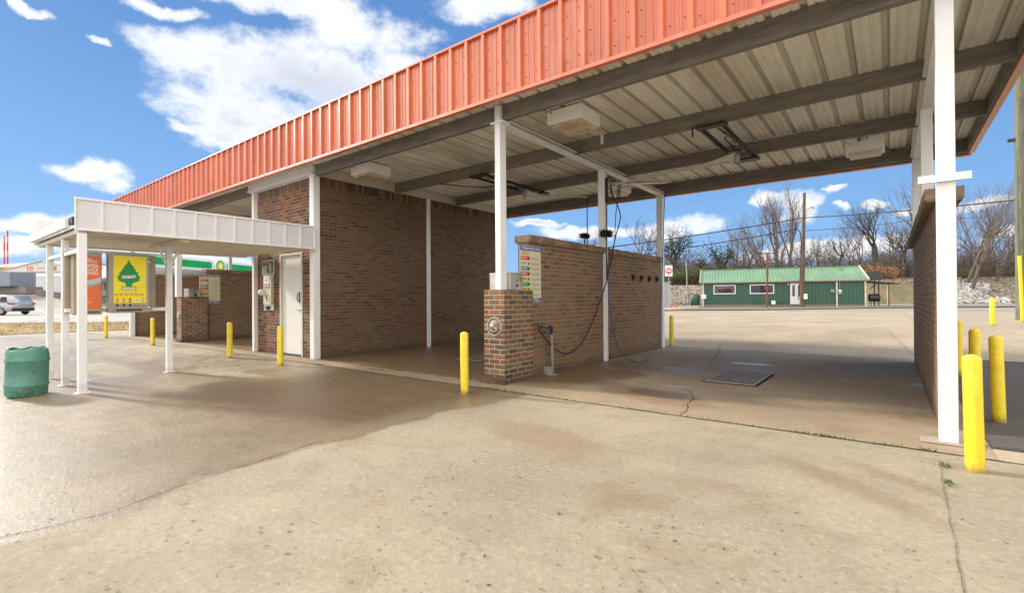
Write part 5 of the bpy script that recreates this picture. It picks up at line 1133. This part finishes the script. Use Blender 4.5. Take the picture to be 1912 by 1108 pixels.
# distant tree line that closes the horizon
def treeline():
    rnd = random.Random(9); m_ = MB()
    for _ in range(9000):
        az = rnd.uniform(-2.3, 1.6); R0 = rnd.uniform(230, 330); x = sin(az)*R0; y = cos(az)*R0; h = (9+4*mnoise.noise(Vector((az*9, 0, 0)))+2*mnoise.noise(Vector((az*40, 0, 0))))
        z = T(x, y)+rnd.random()**.7*h; s_ = rnd.uniform(.6, 1.7); c = Vector((x, y, z)); u = Vector((rnd.gauss(0, 1), rnd.gauss(0, 1), rnd.gauss(0, 1))).normalized()*s_; v = u.orthogonal().normalized()*s_; m_.add([c-u, c-v, c+u, c+v], [(0, 1, 2, 3)])
    o = m_.build('far_woods', paint('far_wood', (.075, .07, .05), .95, var=.4, scale=.05), recalc=False); tag(o, 'far brown winter woods closing the horizon', 'woods', kind='stuff')
treeline()

# --- left side: grass strip, lot, SUV, warehouse, gas station
def left_side():
    def poly_sheet(name, px, mt, dz, sub=14, kind='structure'):
        (a, b, c, d) = [G(*p) for p in px]; vs_ = []
        for j in range(5):
            for i in range(sub+1):
                p = a.lerp(b, i/sub).lerp(d.lerp(c, i/sub), j/4); p.z = T(p.x, p.y)+dz(j/4) if callable(dz) else T(p.x, p.y)+dz; vs_.append(p)
        m_ = MB(); n = sub+1; m_.add(vs_, [(j*n+i, j*n+i+1, (j+1)*n+i+1, (j+1)*n+i) for j in range(4) for i in range(sub)], True); o = m_.build(name, mt); o['kind'] = kind; return a, b, c, d
    mt, nt, b_, P = newmat('dry_grass_ground'); f = nt.noise(P, 9, 6, .7); g = nt.noise(P, 1.2, 5, .6)
    c = nt.mix(nt.step(g, .4, .6), (.36, .25, .10), (.22, .17, .07)); c = nt.mix(nt.step(f, .45, .7), c, (.48, .36, .17)); nt.put(b_.inputs['Base Color'], c); b_.inputs['Roughness'].default_value = .95
    q = poly_sheet('grass_strip', ((-500, 648), (262, 616.5), (262, 603), (-500, 609)), mt, lambda t: .02+.10*sin(pi*t), 40)
    rnd = random.Random(4); m_ = MB()
    for _ in range(9000):
        s, t = rnd.random(), rnd.random(); p = q[0].lerp(q[1], s).lerp(q[3].lerp(q[2], s), t); z = T(p.x, p.y)+.02+.1*sin(pi*t); h = rnd.uniform(.03, .13); a = rnd.uniform(0, 6.3); w = Vector((cos(a), sin(a), 0))*.012; l = Vector((rnd.gauss(0, .05), rnd.gauss(0, .05), h)); b = Vector((p.x, p.y, z-.01)); m_.add([b-w, b+w, b+l], [(0, 1, 2)])
    o = m_.build('dry_grass', paint('dry_blade', (.42, .30, .13), .9, var=.4, scale=1), recalc=False); tag(o, 'dry straw-coloured grass verge beyond the left posts', 'grass', kind='stuff')
    # pale lot beyond the verge
    vs_ = []; xs = np.linspace(-74, -27, 40); ys = np.linspace(-30, 60, 40)
    m_ = MB(); m_.add([(float(x), float(y), T(x, y)-.02) for y in ys for x in xs], [(j*40+i, j*40+i+1, (j+1)*40+i+1, (j+1)*40+i) for j in range(39) for i in range(39)], True); o = m_.build('gas_station_lot', M_LOTW, recalc=False); o['kind'] = 'structure'
    ribbon('lot_crack', [G(*p) for p in ((0, 606), (80, 598), (160, 592), (240, 590))], .1, seed=40, jit=.05, sub=.3, dz=.0)
    # SUV
    p = ground_at(44, 42); p.z = T(p.x, p.y); hd = Vector((-.86, -.51, 0)).normalized(); lf = Vector((-hd.y, hd.x, 0)); SIL = paint('car_silver', (.42, .43, .45), .28, metal=.5, var=.02)
    r = empty('parked_suv', p+hd*2.4, 'silver estate SUV parked at the far left, rear lights towards the camera', 'car')
    O = p; Mx = (hd, lf)
    def B(): return LMB(O, hd, lf)
    # x forward from rear bumper, y left, z up
    secs = [(0, .55, 1.05, .80), (.08, .34, 1.12, .90), (.6, .30, 1.10, .96), (2.4, .30, 1.06, .97), (3.6, .32, 1.02, .95), (4.5, .38, .92, .88), (4.85, .5, .75, .72)]
    def loft(secs, tap=.0):
        vs_ = []
        for (x, z0, z1, hw) in secs: vs_ += [(x, -hw*.93, z0), (x, -hw, z0+.15), (x, -hw, z1-.22), (x, -hw*.9, z1), (x, hw*.9, z1), (x, hw, z1-.22), (x, hw, z0+.15), (x, hw*.93, z0)]
        k = len(secs); fs = [(i*8+j, i*8+(j+1) % 8, (i+1)*8+(j+1) % 8, (i+1)*8+j) for i in range(k-1) for j in range(8)]+[tuple(range(8)), tuple(range((k-1)*8, k*8))[::-1]]; return vs_, fs
    m_ = B(); m_.add(*loft(secs), True); body = m_.build('body', SIL, r)
    m_ = B(); cab = [(.10, 1.04, 1.10, .88), (.42, 1.04, 1.62, .76), (.75, 1.04, 1.70, .74), (2.2, 1.04, 1.72, .74), (2.9, 1.04, 1.62, .72), (3.65, 1.0, 1.05, .82)]
    vs_ = []
    for (x, z0, z1, hw) in cab: w0 = .90; vs_ += [(x, -w0, z0), (x, -hw, z1), (x, hw, z1), (x, w0, z0)]
    k = len(cab); m_.add(vs_, [(i*4+j, i*4+(j+1) % 4, (i+1)*4+(j+1) % 4, (i+1)*4+j) for i in range(k-1) for j in range(4)]+[(0, 1, 2, 3), tuple(range(4*k-4, 4*k))[::-1]], True); m_.build('cabin', SIL, r)
    B().add([(.14, -.70, 1.16), (.14, .70, 1.16), (.385, .62, 1.53), (.385, -.62, 1.53)], [(0, 1, 2, 3)]).build('rear_window', GLASS, r)
    for sg in (-1, 1):
        for (xa, xb, xc, xd) in ((.55, 1.2, 1.2, .62), (1.28, 2.15, 2.15, 1.28), (2.22, 3.3, 2.75, 2.22)):
            def yy(z): return sg*(.905-(.905-.752)*(z-1.04)/(.66))+sg*.006
            B().add([(xa, yy(1.14), 1.14), (xb, yy(1.14), 1.14), (xc, yy(1.56), 1.56), (xd, yy(1.56), 1.56)], [(0, 1, 2, 3)]).build('side_window', GLASS, r)
        B().box(-.01, .35, sg*.60, sg*.965, .90, 1.03, .02).build('tail_light', paint('tail_red', (.5, .03, .03), .3), r)
        B().box(2.9, 3.1, sg*.98, sg*1.12, 1.05, 1.18, .03).build('mirror', SIL, r)
        for wx in (.95, 3.85):
            w = B(); w.lathe([(.20, -.11), (.34, -.10), (.365, -.05), (.365, .05), (.34, .10), (.20, .11)], (wx, sg*.86, .365), 24, (0, 1, 0)); wh = w.build('wheel', BLACK, r)
            w = B(); w.lathe([(0, .05), (.06, .08), (.10, .06), (.21, .07), (.235, .10)], (wx, sg*.875, .365), 20, (0, sg, 0)); w.build('rim', GREY, wh)
        B().box(.5, 2.9, sg*.62-.02, sg*.62+.02, 1.74, 1.77).build('roof_rail', GREY, r)
    B().box(-.06, .2, -.86, .86, .36, .60, .05).build('bumper', BLACK, r); B().box(-.015, .01, -.27, .27, .80, .94, .005).build('number_plate', GREY, r); B().box(.02, .12, -.3, .3, .99, 1.02).build('chrome_strip', STEEL, r)
    # warehouse up on the rise
    Z = 80; a = at(2, 552, Z); e = at(160, 551, Z); x, y, W = frame_of(a, e); O2 = Vector((a.x, a.y, 2.3)); s = W/158.
    r = empty('warehouse', O2+x*W/2+y*8, 'grey block warehouse with white gable, orange letters and a white roller door on the rise', 'building')
    def C(): return LMB(O2, x, y)
    ap = 78*s; BLK = brick('block_wall', [(.26, .24, .21), (.30, .28, .25), (.23, .21, .19)], (.2, .18, .16), bw=.8, rh=.4, ms=.012)
    C().box(0, W, 0, 20, 0, 3.95).build('wall', BLK, r)
    m_ = C(); m_.ext([(-.3, 3.96), (W+.3, 3.96), (W+.3, 4.1), (ap, 5.7), (-.3, 4.1)], 'y', -.05, 20); m_.build('gable', paint('gable_white', (.62, .62, .62), .6), r)
    m_ = C(); m_.bar((-.8, 10, 4.0), (ap, 10, 5.8), 20.6, .12); m_.bar((ap, 10, 5.8), (W+.8, 10, 4.0), 20.6, .12); m_.build('roof', paint('roof_pale', (.55, .52, .48), .6), r)
    C().box(60*s, 115*s, -.15, -.001, 3.12, 3.75).build('door_header', WHT, r)
    d = C(); 
    for i in range(12): d.box(62*s, 112*s, -.08, -.002, .02+i*.255, .26+i*.255, .01)
    d.build('roller_door', paint('door_grey', (.60, .61, .66), .5), r)
    text('FB', 1.1, lface(O2, x, y, (55*s, -.06, 4.45)), ORP, 'lettering', r, .02); text('CALL', .8, lface(O2, x, y, (78*s, -.06, 4.6)), paint('ink_peach', (.65, .4, .3), .6), 'lettering', r, .02)
    C().box(95*s, 104*s, -.1, -.06, 4.2, 4.85, .02).build('logo_board', paint('logo_brown', (.40, .2, .08), .6), r)
    C().box(-60*s, -.4, 2, 22, 0, 4.9).build('annex', paint('annex_tan', (.5, .42, .3), .7), r)
    m_ = C(); m_.ext([(1, 4.7), (13, 6.5), (24, 4.7), (24, 4.9), (13, 6.75), (1, 4.95)], 'x', -60*s, 50*s); m_.build('annex_roof', paint('roof_yellow', (.60, .42, .17), .6), r)
    # small grey drive-up unit in front
    a = at(-60, 560, 66); e = at(27, 560, 66); x, y, W = frame_of(a, e); O3 = Vector((a.x, a.y, T(a.x, a.y))); r = empty('kiosk_building', O3+x*W/2, 'low grey building with a slate blue awning box at the far left edge', 'building')
    zt = at(20, 508, 66).z-O3.z; zb = at(20, 535, 66).z-O3.z; LMB(O3, x, y).box(0, W, -.6, 3, zb, zt, .05).build('awning', paint('slate_blue', (.23, .26, .31), .6), r); LMB(O3, x, y).box(0, W+1., .5, 3, 0, zb-.01).build('wall', BLK, r)
    q = at(26, 524, 70); e = at(48, 524, 70); m_ = MB(); m_.bar(q, e, .5, .42); o = m_.build('orange_awning', ORP, origin=q); tag(o, 'small orange striped awning left of the roller door', 'awning')
    # low block wall and kerb below the rise
    a, e = at(70, 570, 66), at(262, 566, 62); a.z = T(a.x, a.y)+.3; e.z = T(e.x, e.y)+.3
    o = MB().bar(a, e, .4, .75).build('retaining_wall', paint('wall_mossy', (.16, .155, .12), .9, var=.3), origin=a); tag(o, 'low mossy block wall in front of the warehouse', 'wall')
    for k, (px, yt, lab) in enumerate(((8, 440, 'shorter of the two red and white masts above the warehouse roof'), (14, 431, 'taller red and white mast above the warehouse roof'))):
        t = at(px, yt, 110); b = Vector((t.x, t.y, 2)); r = empty('radio_mast', b, lab, 'mast', 'red and white masts')
        mt, nt, bb, P = newmat('mast_bands'); nt.put(bb.inputs['Base Color'], nt.mix(nt.math('GREATER_THAN', nt.math('FRACT', nt.math('DIVIDE', nt.sep(P)[2], 3.2)), .42), (.65, .25, .2), (.55, .03, .03)))
        MB().tube([b, t], .14, 8).build('shaft', mt, r); MB().lathe([(.3, 0), (.3, .4), (.14, .5)], b, 8).build('base', GREY, r)
    # gas station canopy
    Cn = at(282, 554, 37.4); Fr = at(620, 554, 64.7); Sd = at(112, 554, 104.); z0, z1 = 3.92, 4.92
    r = empty('gas_station_canopy', (Cn.x-12, Cn.y+5, 0), 'gas station canopy with green band and sunburst emblem behind the left bays', 'canopy')
    SW = WHT; SG = paint('band_green', (.0, .33, .07), .35)
    def face(a, b, nm):
        a = Vector((a.x, a.y, 0)); b = Vector((b.x, b.y, 0)); d = (b-a).normalized(); L = (b-a).length; nrm = Vector((d.y, -d.x, 0))
        m_ = MB(); m_.add([a+Vector((0, 0, z0)), b+Vector((0, 0, z0)), b+Vector((0, 0, z1)), a+Vector((0, 0, z1))]+[q-nrm*.3 for q in (a+Vector((0, 0, z0)), b+Vector((0, 0, z0)), b+Vector((0, 0, z1)), a+Vector((0, 0, z1)))], [(0, 1, 2, 3), (4, 5, 6, 7), (0, 1, 5, 4), (3, 2, 6, 7)]); f_ = m_.build(nm, SW, r)
        return a, d, L, nrm, f_
    a, d, L, nrm, f_ = face(Cn, Fr, 'fascia')
    if nrm.dot(-a) < 0: nrm = -nrm
    Dp = ray(408, 494); # emblem position along the front face
    best = min(range(400), key=lambda i: abs(((a+d*L*i/400).x*Dp.y-(a+d*L*i/400).y*Dp.x))); le = L*best/400
    def bandseg(s0, s1, nm):
        p0 = a+d*s0+nrm*.05; p1 = a+d*s1+nrm*.05; MB().bar(p0+Vector((0, 0, 4.42)), p1+Vector((0, 0, 4.42)), .10, .56, .04).build(nm, SG, f_)
    bandseg(0, le-.95, 'green_band'); bandseg(le+1.0, L, 'green_band')
    c = a+d*le+nrm*.14+Vector((0, 0, 4.42)); EM = MB(); 
    def star(rad, n, off, nm, mt, dd):
        e = nrm.cross(Vector((0, 0, 1))); pts = []
        for i in range(n*2): t = pi*i/n; rr = rad if i % 2 == 0 else rad*.72; pts.append(c+nrm*dd+e*cos(t)*rr+Vector((0, 0, sin(t)*rr)))
        m_ = MB(); m_.add([c+nrm*dd]+pts, [(0, i+1, (i+1) % len(pts)+1) for i in range(len(pts))]); m_.build(nm, mt, f_)
    MB().lathe([(.62, -.1), (.62, 0), (0, .001)], c, 28, nrm).build('emblem_disc', SW, f_)
    star(.60, 18, 0, 'sunburst', SG, .01); star(.46, 18, 0, 'sunburst', paint('sun_lime', (.35, .62, .03), .5), .02); star(.32, 18, 0, 'sunburst', paint('sun_yellow', (.85, .8, .08), .5), .03); star(.16, 18, 0, 'sunburst', SW, .04)
    a2, d2, L2, n2, f2 = face(Cn, Sd, 'fascia'); n2 = n2 if n2.dot(-a2) > 0 else -n2
    MB().bar(a2+n2*.05+Vector((0, 0, 4.42)), a2+d2*L2+n2*.05+Vector((0, 0, 4.42)), .1, .56, .04).build('green_band', SG, f2)
    m_ = MB(); q4 = Fr+(Sd-Cn); 
    for zz in (3.98, 4.85): m_.add([(Cn.x, Cn.y, zz), (Fr.x, Fr.y, zz), (q4.x, q4.y, zz), (Sd.x, Sd.y, zz)], [(0, 1, 2, 3)])
    m_.build('canopy_deck', SW, r, recalc=False)
    for i, (u, v) in enumerate(((.12, .15), (.5, .15), (.12, .6), (.5, .6), (.88, .15))): p = Cn+(Fr-Cn)*u+(Sd-Cn)*v; MB().box(p.x-.2, p.x+.2, p.y-.2, p.y+.2, T(p.x, p.y), 3.97).build('column', SW, r)
    # store behind the pumps
    a = at(180, 560, 70); e = at(520, 560, 78); x, y, W = frame_of(a, e); O5 = Vector((a.x, a.y, T(a.x, a.y)-.1)); r = empty('store_building', O5+x*W/2, 'low pale store building under the gas station canopy', 'building'); LMB(O5, x, y).box(0, W, 0, 8, 0, 3.3).build('wall', paint('store_wall', (.6, .57, .52), .7), r); LMB(O5, x, y).box(-.3, W+.3, -.3, -.01, 3.0, 4.1).build('fascia', paint('store_tan', (.46, .36, .26), .6), r); LMB(O5, x, y).box(1, W-2, -.05, -.001, .8, 2.6).build('shop_window', GLASS, r)
left_side()
